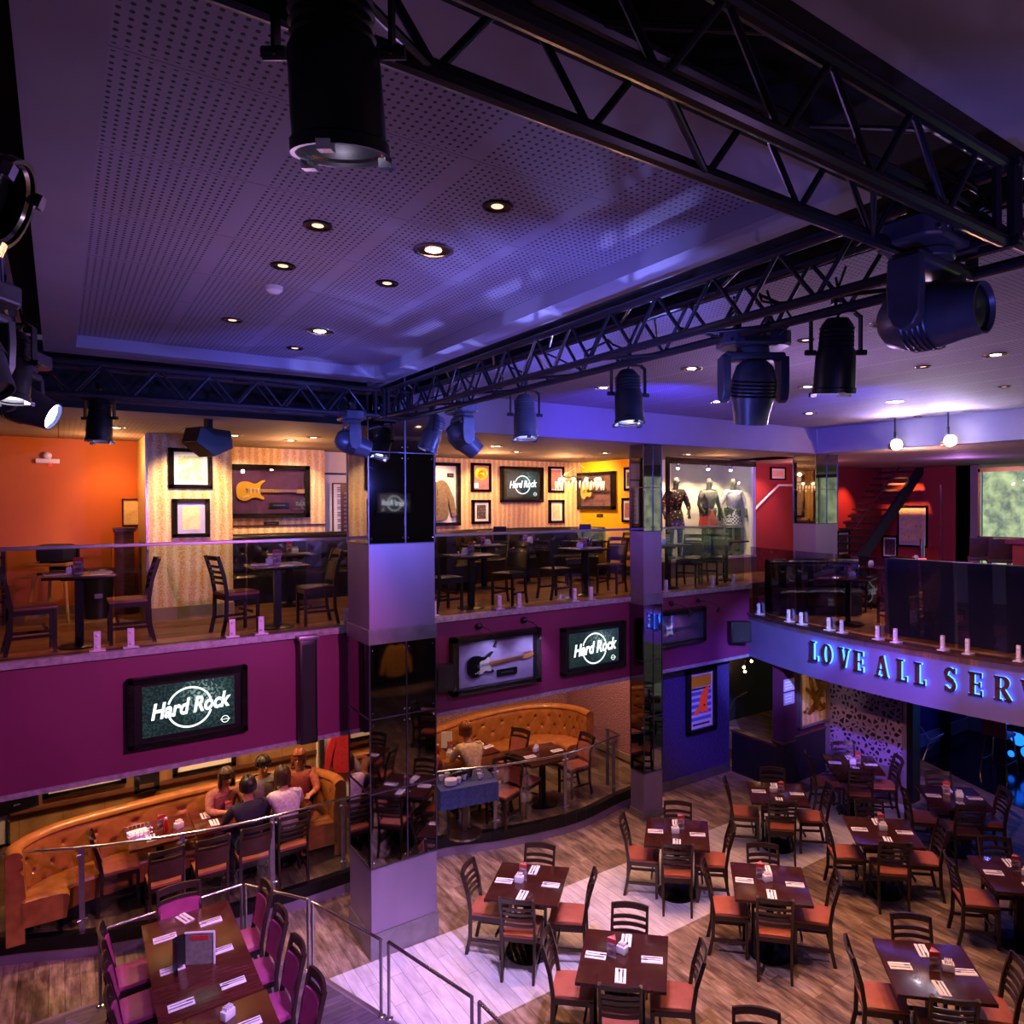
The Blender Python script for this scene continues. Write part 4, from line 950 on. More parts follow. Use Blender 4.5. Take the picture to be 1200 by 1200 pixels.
booth('dark tufted booth behind the glass of the curved balcony', [(8.98, 9.98), (9.4, 9.72), (9.9, 9.2), (10.15, 8.8)], ZR, 'black_leather', back=.95, side=1)

# ------------------------------------------------------------------ tables and chairs of the booths and the balcony
BT = mk_table('dining_table', .66, .72, .76, 'red_wood')
for x, y, l in ((.81, 11.55, 'booth table at lower left nearest the curved booth end'), (1.4, 11.55, 'booth table at lower left, the middle one, below the glass rail'), (1.99, 11.55, 'booth table at lower left with the seated party'),
                (3.75, 11.6, 'booth table right of the wide column, partly hidden'), (4.55, 11.95, 'booth table right of the column with white cups and menus')):
    place(BT, (x, y, .25), 0, l, 'tables along the tan booths')
place(SQ, (5.25, 10.95, .25), R(-4), 'dark two-seat table behind the right glass railing end', 'booth stage tables')
G = 'chairs on the booth stage'
chair('red', .46, 11.62, .25, 0, 'chair with orange seat at the left end of the lower left booth table', G)
chair('booth', .80, 10.9, .25, 90, 'dark padded-back chair behind the left glass rail, first of the row', G)
chair('booth', 1.2, 10.9, .25, 90, 'dark padded-back chair behind the left glass rail, second of the row', G)
chair('booth', 1.6, 10.92, .25, 90, 'dark chair under the person in navy behind the left glass rail', G)
place(CH['ladder'], (1.98, 10.95, .25), R(0), 'ladder-back chair under the person in the pale top, left booth', G)
chair('red', 4.62, 11.2, .25, 90, 'chair with red pad at the right booth table, back to the room', G)
chair('red', 5.15, 11.85, .25, 200, 'chair with bright red back beside the tufted right booth', G)
chair('booth', 3.95, 11.05, .25, 90, 'dark wavy-backed chair in front of the right booth table', G)
chair('red', 4.52, 10.65, .25, 200, 'red-seated chair seen through the right glass rail beside the service table', G)
chair('red', 4.92, 10.85, .25, 25, 'red-seated chair on the left of the two-seat table', G)
chair('red', 5.78, 10.95, .25, 180, 'red-seated chair on the right of the two-seat table', G)
for x, y, a, l in ((.72, 11.38, 90, 'first left booth table, front'), (.85, 11.72, -90, 'first left booth table, sofa side'), (1.25, 11.72, -90, 'middle left booth table, sofa side'), (1.3, 11.38, 90, 'middle left booth table, front'), (3.7, 11.4, 20, 'hidden right booth table'), (4.35, 11.75, 30, 'right booth table, front left'), (4.45, 12.15, 20, 'right booth table, sofa side'), (4.72, 12.1, -20, 'right booth table, far right'), (4.78, 11.85, 10, 'right booth table, front right'), (5.05, 10.95, -4, 'two-seat table, left side'), (5.48, 10.93, -4, 'two-seat table, right side')):
    place(SET, (x, y, 1.01 if y > 11.2 else 1.0), R(a), 'white napkin with cutlery on the ' + l, 'napkins in the booths')
for x, y, l in ((.82, 11.62, 'first left booth table'), (1.45, 11.55, 'left booth table beside the pink-sleeved person'), (4.25, 12.0, 'right booth table, tall white'), ): place(MENU, (x, y, 1.01), R(20), 'menu card on the ' + l, 'menu cards')
for x, y, l in ((.98, 11.5, 'first left booth table'), (4.2, 11.85, 'right booth table'), (5.22, 11.1, 'two-seat table')): place(CADDY, (x, y, 1.01), R(30), 'small white caddy on the ' + l, 'sugar caddies')
for x, y, l in ((.86, 11.45, 'first left booth table'), (4.62, 12.2, 'right booth table'), (4.08, 12.0, 'right booth table near the column')): place(BOT, (x, y, 1.01), 0, 'red sauce bottle on the ' + l, 'sauce bottles')
t = thing('ice_basket', 'wire basket with folded napkins on the lower left booth table', 'basket', (.62, 11.55, 1.01), R(5))
m_ = MB()
for z in (0.005, .05, .1): m_.tube([(-.13, -.1, z), (.13, -.1, z), (.13, .1, z), (-.13, .1, z)], .004, 5, closed=True)
for i in range(7): m_.cyl((-.13+i*.043, -.1, 0), (-.13+i*.043, -.1, .1), .003, n=6); m_.cyl((-.13+i*.043, .1, 0), (-.13+i*.043, .1, .1), .003, n=6)
m_.build('wire_frame', 'steel', t)
m_ = MB(); m_.box((0, 0, .03), (.2, .15, .05), rz=.1); m_.build('folded_napkins', 'napkin_white', t, smooth=False)
# service table with a blue cloth and white ware
t = thing('service_table', 'service table with blue cloth and white cups behind the right glass rail', 'table', (3.98, 10.68, .25), R(-10))
m_ = MB(); m_.box((0, 0, .735), (.78, .5, .03)); m_.box((0, 0, .36), (.07, .07, .72)); m_.lathe([(0, 0), (.26, 0), (.24, .02), (0, .04)], 20); m_.build('table_frame', 'dark_wood', t, smooth=False)
m_ = MB()
def clothf(u, v):
    x = (u-.5)*.84; y = (v-.5)*.56; z = .758; 
    ex = max(0, abs(x)-.395); ey = max(0, abs(y)-.255)
    return Vector((x, y, z))
m_.box((0, 0, .756), (.82, .54, .006))
for s_ in (-1, 1):
    m_.grid(lambda u, v: Vector(((u-.5)*.82, s_*(.27+.012*math.sin(u*40)*v), .757-.26*v)), 40, 5); m_.grid(lambda u, v: Vector((s_*(.41+.012*math.sin(u*30)*v), (u-.5)*.54, .757-.26*v)), 30, 5)
m_.build('tablecloth', 'denim', t)
def mk_cup():
    t = thing('cup', 's', 'cup'); m = MB(); m.lathe([(0, 0), (.022, 0), (.035, .06), (.037, .075), (.033, .075), (.03, .05), (0, .01)], 16); m.build('bowl', 'ceramic_white', t)
    m = MB(); m.tube([(.034, 0, .06), (.055, 0, .055), (.055, 0, .03), (.03, 0, .02)], .004, 6); m.build('handle', 'ceramic_white', t); return t
CUP = mk_cup()
for i, (x, y) in enumerate(((-.3, .1), (-.2, .15), (-.12, .08), (-.02, .16), (.08, .12), (.0, .0), (-.1, -.08), (.24, .1), (.2, -.06))):
    X, Y = loc(3.98, 10.68, R(-10), x, y); place(CUP, (X, Y, 1.012), random.random()*6, 'white cup among the ware on the blue-clothed service table', 'cups on the service table')
t = thing('plate_stack', 'stack of white plates on the blue-clothed service table', 'plates', (3.78, 10.62, 1.012)); m_ = MB()
for i in range(6): m_.lathe([(0, i*.012), (.05, i*.012), (.085, i*.012+.01), (.083, i*.012+.012), (0, i*.012+.004)], 20)
m_.build('plates', 'ceramic_white', t)
t = thing('menu_stand', 'tall white menu card on the right tan booth table', 'menu', (4.3, 12.25, 1.01), R(-30)); m_ = MB(); m_.box((0, 0, .13), (.17, .012, .26)); m_.build('card', 'napkin_white', t, smooth=False); m_ = MB(); m_.box((0, 0, .005), (.17, .06, .01)); m_.build('foot', 'steel', t, smooth=False)
# balcony tables
BA = mk_table('balcony_table', .62, .62, .75, 'dark_wood')
BD = ['the first balcony table from the left', 'the balcony table left of the wide column', 'the balcony table right of the wide column', 'the balcony table in front of the gold alcove', 'the balcony table before the mannequin case']
G = 'chairs beside the balcony rail'
for i, (x, y, c1, c2, k) in enumerate(((.14, 10.72, -.20, .52, 'ladder'), (1.83, 10.66, 1.44, 2.22, 'ladder'), (4.08, 10.66, 3.72, 4.62, 'balc'), (5.92, 10.85, 5.42, 6.4, 'balc'), (7.4, 10.7, 7.0, 7.85, 'balc'))):
    place(BA, (x, y, Z2), 0, 'small dark table behind the glass rail, ' + BD[i].replace('the ', '', 1), 'balcony tables')
    kk = k if i != 1 else 'ladder'
    chair(kk, c1, y+(.0 if i else -.05), Z2, 0+(6 if i != 1 else 12), 'dark chair on the left of ' + BD[i], G)
    chair('balc' if i == 1 else k, c2, y, Z2, 180+(0 if i < 2 else 25), 'dark chair on the right of ' + BD[i], G)
    dress(x, y, Z2+.75, 0, BD[i], sides=('left', 'right'), mp=(.0, .02), cp=(-.06, .05), rr=.2, extra=True)
chair('balc', 8.36, 10.72, Z2, 200, 'dark chair at the far right end of the balcony rail', G)
place(BA, (8.9, 11.0, Z2), 0, 'small table at the balcony end before the red stair wall', 'balcony tables')
B2 = [(2.35, 12.85, 'the inner table under the yellow bass case'), (3.3, 12.9, 'the inner table beside the keyboard frame'), (5.2, 13.0, 'the inner table before the jacket frame'), (6.1, 13.3, 'the inner table below the alcove screen'), (7.1, 13.0, 'the inner table before the yellow wall')]
for x, y, p_ in B2:
    place(BA, (x, y, Z2), 0, 'small dark table at the booth, ' + p_.replace('the ', '', 1), 'inner balcony tables')
    dress(x, y, Z2+.75, 0, p_, sides=('left', 'right'), mp=(.02, .1), cp=(.1, .05), rr=.2)
chair('balc', 6.6, 12.4, Z2, 150, 'tall dark chair in front of the yellow wall, seen above the rail', G)
chair('red', 7.6, 12.5, Z2, 190, 'chair with reddish top rail near the yellow wall corner', G)
for x, y, l in ((5.35, 12.7, 'black menu holder standing below the gold record frame'), (7.0, 12.8, 'black menu holder standing left of the acoustic guitar case')):
    t = thing('menu_holder', l, 'menu', (x, y, Z2+.83)); m_ = MB(); m_.box((0, 0, .12), (.22, .03, .24), rz=-.7); m_.build('cover', 'black_plastic', t, smooth=False); m_ = MB(); m_.box((-.09, .09, .1), (.012, .05, .2), rz=-.7); m_.build('spine', 'menu_red', t, smooth=False)
# high chair and dark shelf by the orange wall
t = thing('high_chair', 'wooden baby high chair stack by the orange wall', 'high chair', (-.02, 13.4, Z2), R(-30))
m_ = MB()
for sx_ in (-1, 1):
    for sy_ in (-1, 1): m_.cyl((sx_*.25, sy_*.22, 0), (sx_*.17, sy_*.15, .62), .02, n=8)
build_each(m_, 'leg', 'maple', t)
m_ = MB(); m_.box((0, 0, .6), (.36, .32, .03)); m_.box((0, .15, .78), (.36, .03, .32)); m_.build('seat', 'dark_wood', t, smooth=False)
m_ = MB(); m_.box((0, -.17, .72), (.5, .2, .03), bev=.01); m_.box((-.2, -.02, .72), (.03, .3, .05)); m_.box((.2, -.02, .72), (.03, .3, .05)); m_.build('tray', 'maple', t)
m_ = MB(); m_.box((0, -.02, .86), (.34, .3, .22), bev=.05); m_.build('cushion', 'cloth_navy', t)
t = thing('waste_bin', 'dark tapered bin standing against the orange wall', 'bin', (.35, 13.3, Z2)); m_ = MB(); m_.lathe([(0, 0), (.15, 0), (.19, .6), (.2, .62), (.19, .64), (0, .64)], 20); m_.build('body', 'black_plastic', t); m_ = MB(); m_.box((.0, -.19, .3), (.09, .01, .06)); m_.build('plate', 'steel', t, smooth=False)
t = thing('shelf_rack', 'dark slatted wooden rack at the left edge of the balcony', 'rack', (-.75, 13.5, Z2)); m_ = MB()
for x in (-.3, .3): m_.box((x, 0, .45), (.04, .3, .9))
build_each(m_, 'side_panel', 'dark_wood', t); m_ = MB()
for i in range(5): m_.box((0, 0, .1+i*.18), (.6, .3, .025))
build_each(m_, 'shelf', 'dark_wood', t)
t = thing('wooden_stand', 'narrow brown wooden stand in the corner of the orange wall', 'stand', (.62, 13.6, Z2)); m_ = MB(); m_.box((0, 0, .55), (.22, .3, 1.1), bev=.01); m_.build('body', 'brown_wood', t); m_ = MB(); m_.box((0, -.02, 1.13), (.25, .33, .05)); m_.build('top', 'dark_wood', t, smooth=False)

# ------------------------------------------------------------------ framed displays (built facing -Y, centre at origin)
def frame_parts(t, W, H, fw=.05, dep=.06, fm='ornate_frame', back='mat_board', inner='print_colour', mw=.04, glass=False):
    m = MB()
    for s_ in (-1, 1): m.box((s_*(W/2-fw/2), -dep/2, 0), (fw, dep, H)); m.box((0, -dep/2, s_*(H/2-fw/2)), (W, dep, fw))
    for s_ in (-1, 1): m.box((s_*(W/2-fw*.95), -dep-.004, 0), (fw*.2, .012, H-fw*1.8)); m.box((0, -dep-.004, s_*(H/2-fw*.95)), (W-fw*1.8, .012, fw*.2))
    m.build('frame', fm, t, smooth=False, bevel=.004)
    m = MB(); m.box((0, -.012, 0), (W-fw*1.6, .012, H-fw*1.6)); m.build('backing', back, t, smooth=False)
    if inner: m = MB(); m.box((0, -.02, 0), (W-2*fw-2*mw, .006, H-2*fw-2*mw)); m.build('print', inner, t, smooth=False)
def wall_thing(name, label, cat, cx, cy, cz, rz=0, group=None): return thing(name, label, cat, (cx, cy, cz), rz, group)
def hr_logo(mb, s, y, m='screen_white'):
    """round logo with slanted words, width about s"""
    M_ = Matrix.Translation((0, y, 0)) @ rotM(PI/2, 0, 0)
    text_mb('Hard Rock', s*.30, .0015, M_ @ Matrix.Translation((0, 0, .002)) @ rotM(0, 0, .05) @ Matrix.Diagonal((.74, 1, 1, 1)), m, mb, shear=.3, offset=s*.0095)
    mb.use(m); n = 44; r = s*.29
    for i in range(n):
        a0, a1 = 2*PI*i/n, 2*PI*(i+1)/n
        if abs(math.sin((a0+a1)/2)) < .30: continue
        mb.quad(*[(q*math.cos(a), y-.002, q*math.sin(a)+(-.01*s)) for q, a in ((r, a0), (r, a1), (r*.91, a1), (r*.91, a0))])
    return mb
def tv(label, cx, cy, cz, W, H, rz=0, flip=False):
    W *= KX
    t = wall_thing('television', label, 'television', cx, cy, cz, rz)
    m = MB(); fw_ = .06
    for s_ in (-1, 1): m.box((s_*(W/2-fw_/2), -.05, 0), (fw_, .1, H)); m.box((0, -.05, s_*(H/2-fw_/2)), (W, .1, fw_))
    m.build('frame', 'ornate_frame', t, smooth=False, bevel=.01)
    m = MB(); m.box((0, -.03, 0), (W-.1, .05, H-.1)); m.build('bezel', 'black_plastic', t, smooth=False)
    m = MB(); m.box((0, -.058, 0), (W-.26, .006, H-.2)); sc_ = m.build('screen', 'screen_image', t, smooth=False)
    hr_logo(MB(), (W-.26)*.86, -.063).build('lettering', None, sc_, smooth=False, recalc=False)
    m = MB(); text_mb('Hard Rock', .022, .001, Matrix.Translation((W*.30, -.064, -H*.27)) @ rotM(PI/2, 0, 0), 'screen_white', m, shear=.2); m.tube([(W*.30+.035*math.cos(a), -.063, -H*.27+.035*math.sin(a)) for a in [i*PI/12 for i in range(24)]], .0035, 5, closed=True); m.build('small_logo', None, sc_, smooth=False)
    return t
tv('television with logo screen on the left part of the plum balcony front', .96, 10.16, 2.74, .98, .72)
tv('television with logo screen on the plum front right of the white guitar case', 5.66, 10.16, 2.70, 1.04, .70)
tv('television with logo on the gold patterned alcove wall', 6.85, 15.2, 5.26, .9, .74)
tv('television at the back of the room, seen only in the column mirror', 6.9, -6.1, 4.9, 1.0, .7, PI)
# guitars: neck along +X, facing -Y
STRAT = [(-.30, .0), (-.29, .09), (-.23, .15), (-.14, .155), (-.07, .125), (-.02, .125), (.05, .17), (.09, .18), (.10, .165), (.06, .125), (.03, .07), (.02, .03), (.02, -.03), (.03, -.06), (.07, -.10), (.09, -.135), (.08, -.15), (.04, -.14), (-.02, -.12), (-.08, -.125), (-.16, -.17), (-.24, -.16), (-.29, -.10)]
def loop(P, n=4):
    out = []; N = len(P)
    for i in range(N):
        p0, p1, p2, p3 = P[i-1], P[i], P[(i+1) % N], P[(i+2) % N]
        for k in range(n):
            u = k/n; out.append(tuple(.5*((2*p1[j])+(-p0[j]+p2[j])*u+(2*p0[j]-5*p1[j]+4*p2[j]-p3[j])*u*u+(-p0[j]+3*p1[j]-3*p2[j]+p3[j])*u**3) for j in (0, 1)))
    return out
ACOU = [(-.34, 0), (-.33, .10), (-.26, .165), (-.16, .165), (-.08, .12), (-.02, .115), (.05, .13), (.10, .10), (.12, .04), (.12, -.04), (.10, -.10), (.05, -.13), (-.02, -.115), (-.08, -.12), (-.16, -.165), (-.26, -.165), (-.33, -.10)]
ARCH = [(-.32, 0), (-.31, .10), (-.24, .165), (-.14, .16), (-.06, .12), (.0, .12), (.07, .15), (.09, .12), (.04, .06), (.03, 0), (.03, -.06), (.10, -.14), (.07, -.16), (.0, -.125), (-.06, -.12), (-.14, -.165), (-.24, -.17), (-.31, -.10)]
def guitar(label, cx, cy, cz, rz, shape, bm_, sc_=1.0, neck='maple', pick='pick_white', acoustic=False, rot=0, neckL=.56, bass=False):
    t = thing('guitar', label, 'guitar', (cx, cy, cz), rz); Mg = rotM(0, -rot, 0) @ Matrix.Scale(sc_, 4) @ rotM(PI/2, 0, 0)
    th = .09 if acoustic else .042
    m = MB(); m.prism(loop(shape), th, Mg, z0=0); b = m.build('body', bm_, t, bevel=.006)
    m = MB()
    if acoustic:
        m.lathe([(0, th+.001), (.045, th+.001), (.045, th+.003), (0, th+.003)], 24, Mg); m.build('sound_hole', 'black_plastic', t)
        m = MB(); m.box(Mg @ Vector((-.2, 0, th+.004)), (.03*sc_, .006, .11*sc_)); m.build('bridge', 'dark_wood', t, smooth=False)
    else:
        pg = [(-.13, -.10), (-.12, .05), (-.04, .07), (.0, .10), (.03, .10), (.03, .03), (.03, -.04), (.05, -.09), (.03, -.12), (-.05, -.10), (-.10, -.13), (-.16, -.13)]
        m.prism(loop(pg, 3), .003, Mg, z0=th+.001); m.build('pickguard', pick, t)
        for x in (-.1, -.045, .005): m = MB(); m.prism([(x-.008, -.035), (x+.008, -.035), (x+.008, .035), (x-.008, .035)], .008, Mg, z0=th+.003); m.build('pickup', 'black_plastic' if pick == 'pick_white' and bass else 'ceramic_white', t, smooth=False)
        m = MB(); m.prism([(-.17, -.035), (-.15, -.035), (-.15, .035), (-.17, .035)], .012, Mg, z0=th+.002); m.build('bridge', 'steel', t, smooth=False)
        m = MB()
        for q in ((-.14, -.09), (-.17, -.10), (-.2, -.11)): m.lathe([(0, th+.016), (.010, th+.016), (.011, th+.002)], 10, Mg @ Matrix.Translation((q[0], q[1], 0)))
        build_each(m, 'knob', 'pick_white', t)
    L = neckL
    m = MB(); m.prism([(-.0, -.028), (L, -.021), (L, .021), (-.0, .028)], .02, Mg, z0=th-.012); nk = m.build('neck', neck, t, smooth=False)
    m = MB()
    for i in range(16): x = .05+(L-.05)*(1-2**(-i/11))/(1-2**(-15/11)); m.prism([(x, -.022), (x+.003, -.022), (x+.003, .022), (x, .022)], .002, Mg, z0=th+.008)
    m.build('fret', 'steel', nk, smooth=False)
    m = MB(); m.prism(loop([(L, -.022), (L+.03, -.045), (L+.15, -.035), (L+.19, .0), (L+.17, .045), (L+.14, .035), (L+.03, .025), (L, .022)], 3), .016, Mg, z0=th-.016); hd = m.build('headstock', neck, t)
    m = MB(); n_ = 4 if bass else 6
    for i in range(n_):
        x = L+.035+i*.12/(n_-1 if n_ > 1 else 1); q = Mg @ Vector((x, .035, th-.005)); q2 = Mg @ Vector((x, .06 if not bass else .075, th-.005)); m.cyl(q, q2, .004*sc_, n=6); m.ball(q2, .009*sc_, u=8, v=5)
    m.build('tuning_peg', 'steel', hd)
    m = MB()
    for i in range(n_): y = -.016+.032*i/(n_-1); m.cyl(Mg @ Vector((-.16, y*1.2, th+.016)), Mg @ Vector((L+.01, y, th+.012)), .0012*sc_, n=4)
    build_each(m, 'string', 'bright_steel', t)
    return t
def plaque(label, cx, cy, cz, W, H, rz=0):
    t = thing('plaque', label, 'plaque', (cx, cy, cz), rz); m = MB(); m.box((0, -.008, 0), (W, .016, H)); m.build('plate', 'black_plastic', t, smooth=False)
    m = MB(); m.box((0, -.017, 0), (W*.6, .002, H*.18)); m.build('engraved_line', 'dull_steel', t, smooth=False)
def gcase(label, cx, cy, cz, W, H, back, rz=0, dep=.12, fw=.07):
    t = thing('display_case', label, 'display case', (cx, cy, cz), rz); frame_parts(t, W, H, fw, dep, back=back, inner=None)
    m = MB(); m.box((0, -dep-.004, 0), (W-fw*2, .004, H-fw*2)); m.build('glass', 'clear_glass', t, smooth=False); return t
gcase('black framed guitar case with pale lining on the plum balcony front', 4.2, 10.16, 2.73, 1.2, .76, 'velvet_lilac')
guitar('black and white electric guitar with wooden neck in the pale case', 4.08, 10.14, 2.70, 0, STRAT, 'guitar_black', .86, rot=R(4))
plaque('small black name plate below the neck of the black guitar', 4.35, 10.13, 2.55, .28, .09)
gcase('black framed guitar case with purple lining on the plum front near the slim column', 7.15, 10.16, 2.83, 1.1, .58, 'velvet_purple')
guitar('gold-brown electric guitar lit purple in the small dark case', 7.05, 10.14, 2.80, 0, ARCH, 'guitar_gold', .72, neck='dark_wood')
gcase('large black framed case with the yellow bass above the dark booth', 2.36, 14.4, 5.07, 1.1, .84, 'velvet_purple', dep=.1)
guitar('yellow four-string bass guitar in the framed case on the wall', 2.22, 14.37, 5.08, 0, STRAT, 'guitar_yellow', .92, bass=True, pick='guitar_yellow', neckL=.55)
plaque('small silver-edged plaque inside the yellow bass case', 2.5, 14.37, 4.85, .26, .08); plaque('small black plaque on the wall under the yellow bass case', 2.4, 14.4, 4.56, .2, .06)
gcase('framed case with acoustic guitar on the yellow wall', 8.2, 14.45, 5.13, 1.5, .8, 'print_pink', rz=-PI/2, dep=.1)
guitar('blond acoustic guitar in the case on the yellow wall', 8.17, 14.65, 5.13, -PI/2, ACOU, 'guitar_natural', 1.0, acoustic=True, neck='dark_wood', neckL=.5)
plaque('small bronze plaque on the yellow wall below the guitar case', 8.2, 14.35, 4.6, .25, .07, -PI/2)
def picture(label, cx, cy, cz, W, H, rz=0, fm='ornate_frame', inner='print_colour', fw=.05, mw=.05, back='mat_board', extra=None):
    t = thing('framed_picture', label, 'framed picture', (cx, cy, cz), rz); frame_parts(t, W, H, fw, .04, fm, back, inner, mw)
    if extra: extra(t)
    return t
picture('square framed colour print on the patterned pillar, the upper one', 1.21, 12.4, 5.33, .44, .52, inner='print_colour')
picture('framed yellowish print on the patterned pillar, the lower one', 1.21, 12.4, 4.69, .38, .50, inner='print_sepia', back='velvet_lilac')
t = picture('yellowed certificate in a thin frame on the orange wall', .735, 14.1, 4.76, .22, .38, inner='print_sepia', fw=.012, mw=.005, fm='black_metal')
def gold(t):
    m = MB(); m.lathe([(0, 0), (.13, 0), (.13, .006), (.045, .007), (.04, .004), (0, .004)], 30, rotM(PI/2, 0, 0) @ Matrix.Translation((0, .08, .022))); m.build('gold_record', 'gold_trim', t)
    m = MB(); m.box((-.1, -.024, -.16), (.09, .004, .1)); m.build('label_card', 'napkin_white', t, smooth=False)
picture('framed gold record on the gold patterned alcove wall', 6.02, 15.2, 5.39, .40, .58, inner='print_pink', back='print_pink', mw=.0, extra=gold)
picture('framed black and white photograph below the gold record', 6.02, 15.2, 4.7, .38, .48, inner='print_photo')
picture('framed print with pale seal partly behind the chandelier', 7.62, 15.2, 5.38, .36, .56, inner='print_pink', mw=.02)
picture('framed yellow sketch right of the alcove television', 7.62, 15.2, 4.69, .36, .5, inner='print_sepia')
picture('small framed photograph high on the yellow wall by the slim column', 8.2, 13.15, 5.35, .42, .48, rz=-PI/2, inner='print_photo')
picture('wide framed print low on the yellow wall by the slim column', 8.2, 13.12, 4.72, .66, .5, rz=-PI/2, inner='print_pink')
t = thing('display_case', 'tall framed case with a tan jacket on the alcove wall', 'display case', (5.22, 15.2, 5.05)); frame_parts(t, .74, 1.22, .06, .1, back='mat_board', inner=None)
def jacket(label, cx, cy, cz, m1, s=1, rz=0):
    t = thing('jacket', label, 'jacket', (cx, cy, cz), rz); M_ = rotM(PI/2, 0, 0) @ Matrix.Scale(s, 4)
    m = MB(); m.prism(loop([(-.17, -.36), (-.19, -.05), (-.2, .2), (-.1, .3), (0, .26), (.1, .3), (.2, .2), (.19, -.05), (.17, -.36)], 3), .05, M_); m.build('torso', m1, t, bevel=.012)
    for s_ in (-1, 1):
        m = MB(); m.prism([(s_*.19, .22), (s_*.28, .0), (s_*.33, -.3), (s_*.25, -.34), (s_*.2, -.1), (s_*.15, .1)], .055, M_, z0=.005); m.build('sleeve', m1, t, bevel=.012)
        m = MB(); m.prism([(0, .2), (s_*.1, .29), (s_*.12, .2), (s_*.02, .05)], .012, M_, z0=.05); m.build('lapel', m1, t)
    m = MB()
    for i in range(5): m.ball(M_ @ Vector((.012, .05-.08*i, .056)), .009, u=8, v=5)
    build_each(m, 'button', 'bronze', t); return t
jacket('tan jacket hanging in the tall alcove wall case', 5.14, 15.17, 4.98, 'jacket_tan', 1.15); plaque('small plaque beside the tan jacket in its case', 5.42, 15.17, 5.42, .12, .08)
t = thing('display_case', 'narrow white display case with an upright keyboard left of the column', 'display case', (3.42, 14.75, 4.85)); frame_parts(t, .5, 1.1, .03, .06, 'black_metal', inner=None, back='mat_board')
t = thing('keyboard', 'synthesizer keyboard standing upright in the white case', 'keyboard', (3.42, 14.66, 4.77)); m_ = MB(); m_.box((0, -.02, 0), (.24, .05, .92), bev=.008); m_.build('body', 'brown_wood', t)
m_ = MB()
for i in range(29): m_.box((-.055, -.05, -.42+i*.03), (.1, .012, .027))
m_.build('white_key', 'ceramic_white', t, smooth=False); m_ = MB()
for i in range(28):
    if i % 7 not in (2, 6): m_.box((-.03, -.058, -.405+i*.03), (.05, .012, .014))
m_.build('black_key', 'black_plastic', t, smooth=False); m_ = MB()
for i in range(10): m_.box((.07, -.05, -.35+i*.07), (.05, .012, .03))
build_each(m_, 'control_button', 'dull_steel', t)
# lamps arched over the guitar cases
def pic_lamp(label, x, z, dx, dz):
    t = thing('picture_lamp', label, 'lamp', (x, 10.16, z)); m = MB(); m.ball((0, -.03, 0), .042); m.build('base', 'black_plastic', t)
    m = MB(); P = [(0, -.05, 0), (dx*.35, -.2, dz*.1), (dx*.8, -.28, dz*.5), (dx, -.26, dz)]; m.tube(P, .005, 6); m.build('arm', 'black_metal', t)
    m = MB(); m.lathe([(0, .05), (.012, .05), (.024, -.02), (.026, -.04), (0, -.04)], 14, Matrix.Translation(P[-1]) @ rotM(.5, 0, 0)); m.build('lamp_head', 'black_plastic', t)
pic_lamp('left of two arched lamps over the pale guitar case', 3.98, 3.22, .1, -.22); pic_lamp('right of two arched lamps over the pale guitar case', 4.6, 3.23, .1, -.2)
pic_lamp('left of two arched lamps over the small purple guitar case', 7.08, 3.22, .15, -.16); pic_lamp('right of two arched lamps over the small purple guitar case', 7.62, 3.22, .2, -.15)
# speakers
def speaker(label, x, y, z, W, H, D, rz=0, tilt=0):
    t = thing('speaker', label, 'speaker', (x, y, z), rz); m = MB(); m.box((0, -D/2, 0), (W, D, H), rx=tilt, bev=.012); m.build('cabinet', 'black_plastic', t)
    m = MB(); m.box((0, -D-.004, 0), (W*.86, .01, H*.86), rx=tilt); m.build('grille', 'speaker_mesh', t, smooth=False)
    m = MB(); m.box((0, -D-.011, -H*.3), (.05, .004, .012), rx=tilt); m.build('badge', 'steel', t, smooth=False); return t
speaker('black wall speaker on the plum front beside the wide column', 3.49, 10.16, 2.62, .22, .34, .16); speaker('dark rounded speaker at the right end of the plum front', 8.4, 10.07, 2.62, .32, .36, .2, R(-25))
speaker('black speaker hanging under the balcony at the left picture edge', -.42, 11.3, 1.95, .34, .42, .3, R(20)); speaker('small black speaker under the balcony above the right booth', 6.3, 11.4, 2.08, .3, .2, .22, R(20))
t = thing('line_array_speaker', 'tall dark blue column speaker on the plum front left of the wide column', 'speaker', (2.0, 10.16, 2.72)); m_ = MB(); m_.box((0, -.1, 0), (.17, .14, 1.18), bev=.012); m_.build('cabinet', 'black_plastic', t)
m_ = MB(); m_.box((0, -.172, 0), (.12, .006, 1.1)); m_.build('grille', 'speaker_mesh', t, smooth=False); m_ = MB(); m_.box((0, -.1, .62), (.2, .18, .05), bev=.01); m_.build('top_bracket', 'dull_steel', t)
# downstairs frames
picture('wide dark frame mostly hidden under the plum balcony front, left', .2, 12.55, 1.64, .74, .5, inner='print_sepia', fm='ornate_frame')
picture('small dark framed sign under the balcony above the tan booth', .76, 12.55, 1.40, .24, .34, inner='black_plastic', back='black_plastic')
picture('white-matted frame under the balcony above the tan booth', 1.34, 12.55, 1.60, .66, .52, inner='brown_pad', mw=.12)
picture('gold print at the far left under the balcony', -.6, 12.5, 1.15, .34, .4, inner='print_yellow', fw=.03)
t = thing('display_case', 'white lined display with a red coat left of the wide column', 'display case', (2.95, 12.45, 1.3)); frame_parts(t, .68, 1.6, .05, .08, inner=None, back='mat_board')
jacket('long bright red coat hanging in the white display', 2.98, 12.42, 1.35, 'menu_red', 1.05); plaque('black plaque beside the red coat', 2.78, 12.43, 1.25, .09, .07)
picture('white-matted frame seen past the pink textured wall', 8.0, 13.2, 1.35, .5, .62, inner='print_sepia', fm='gold_trim')
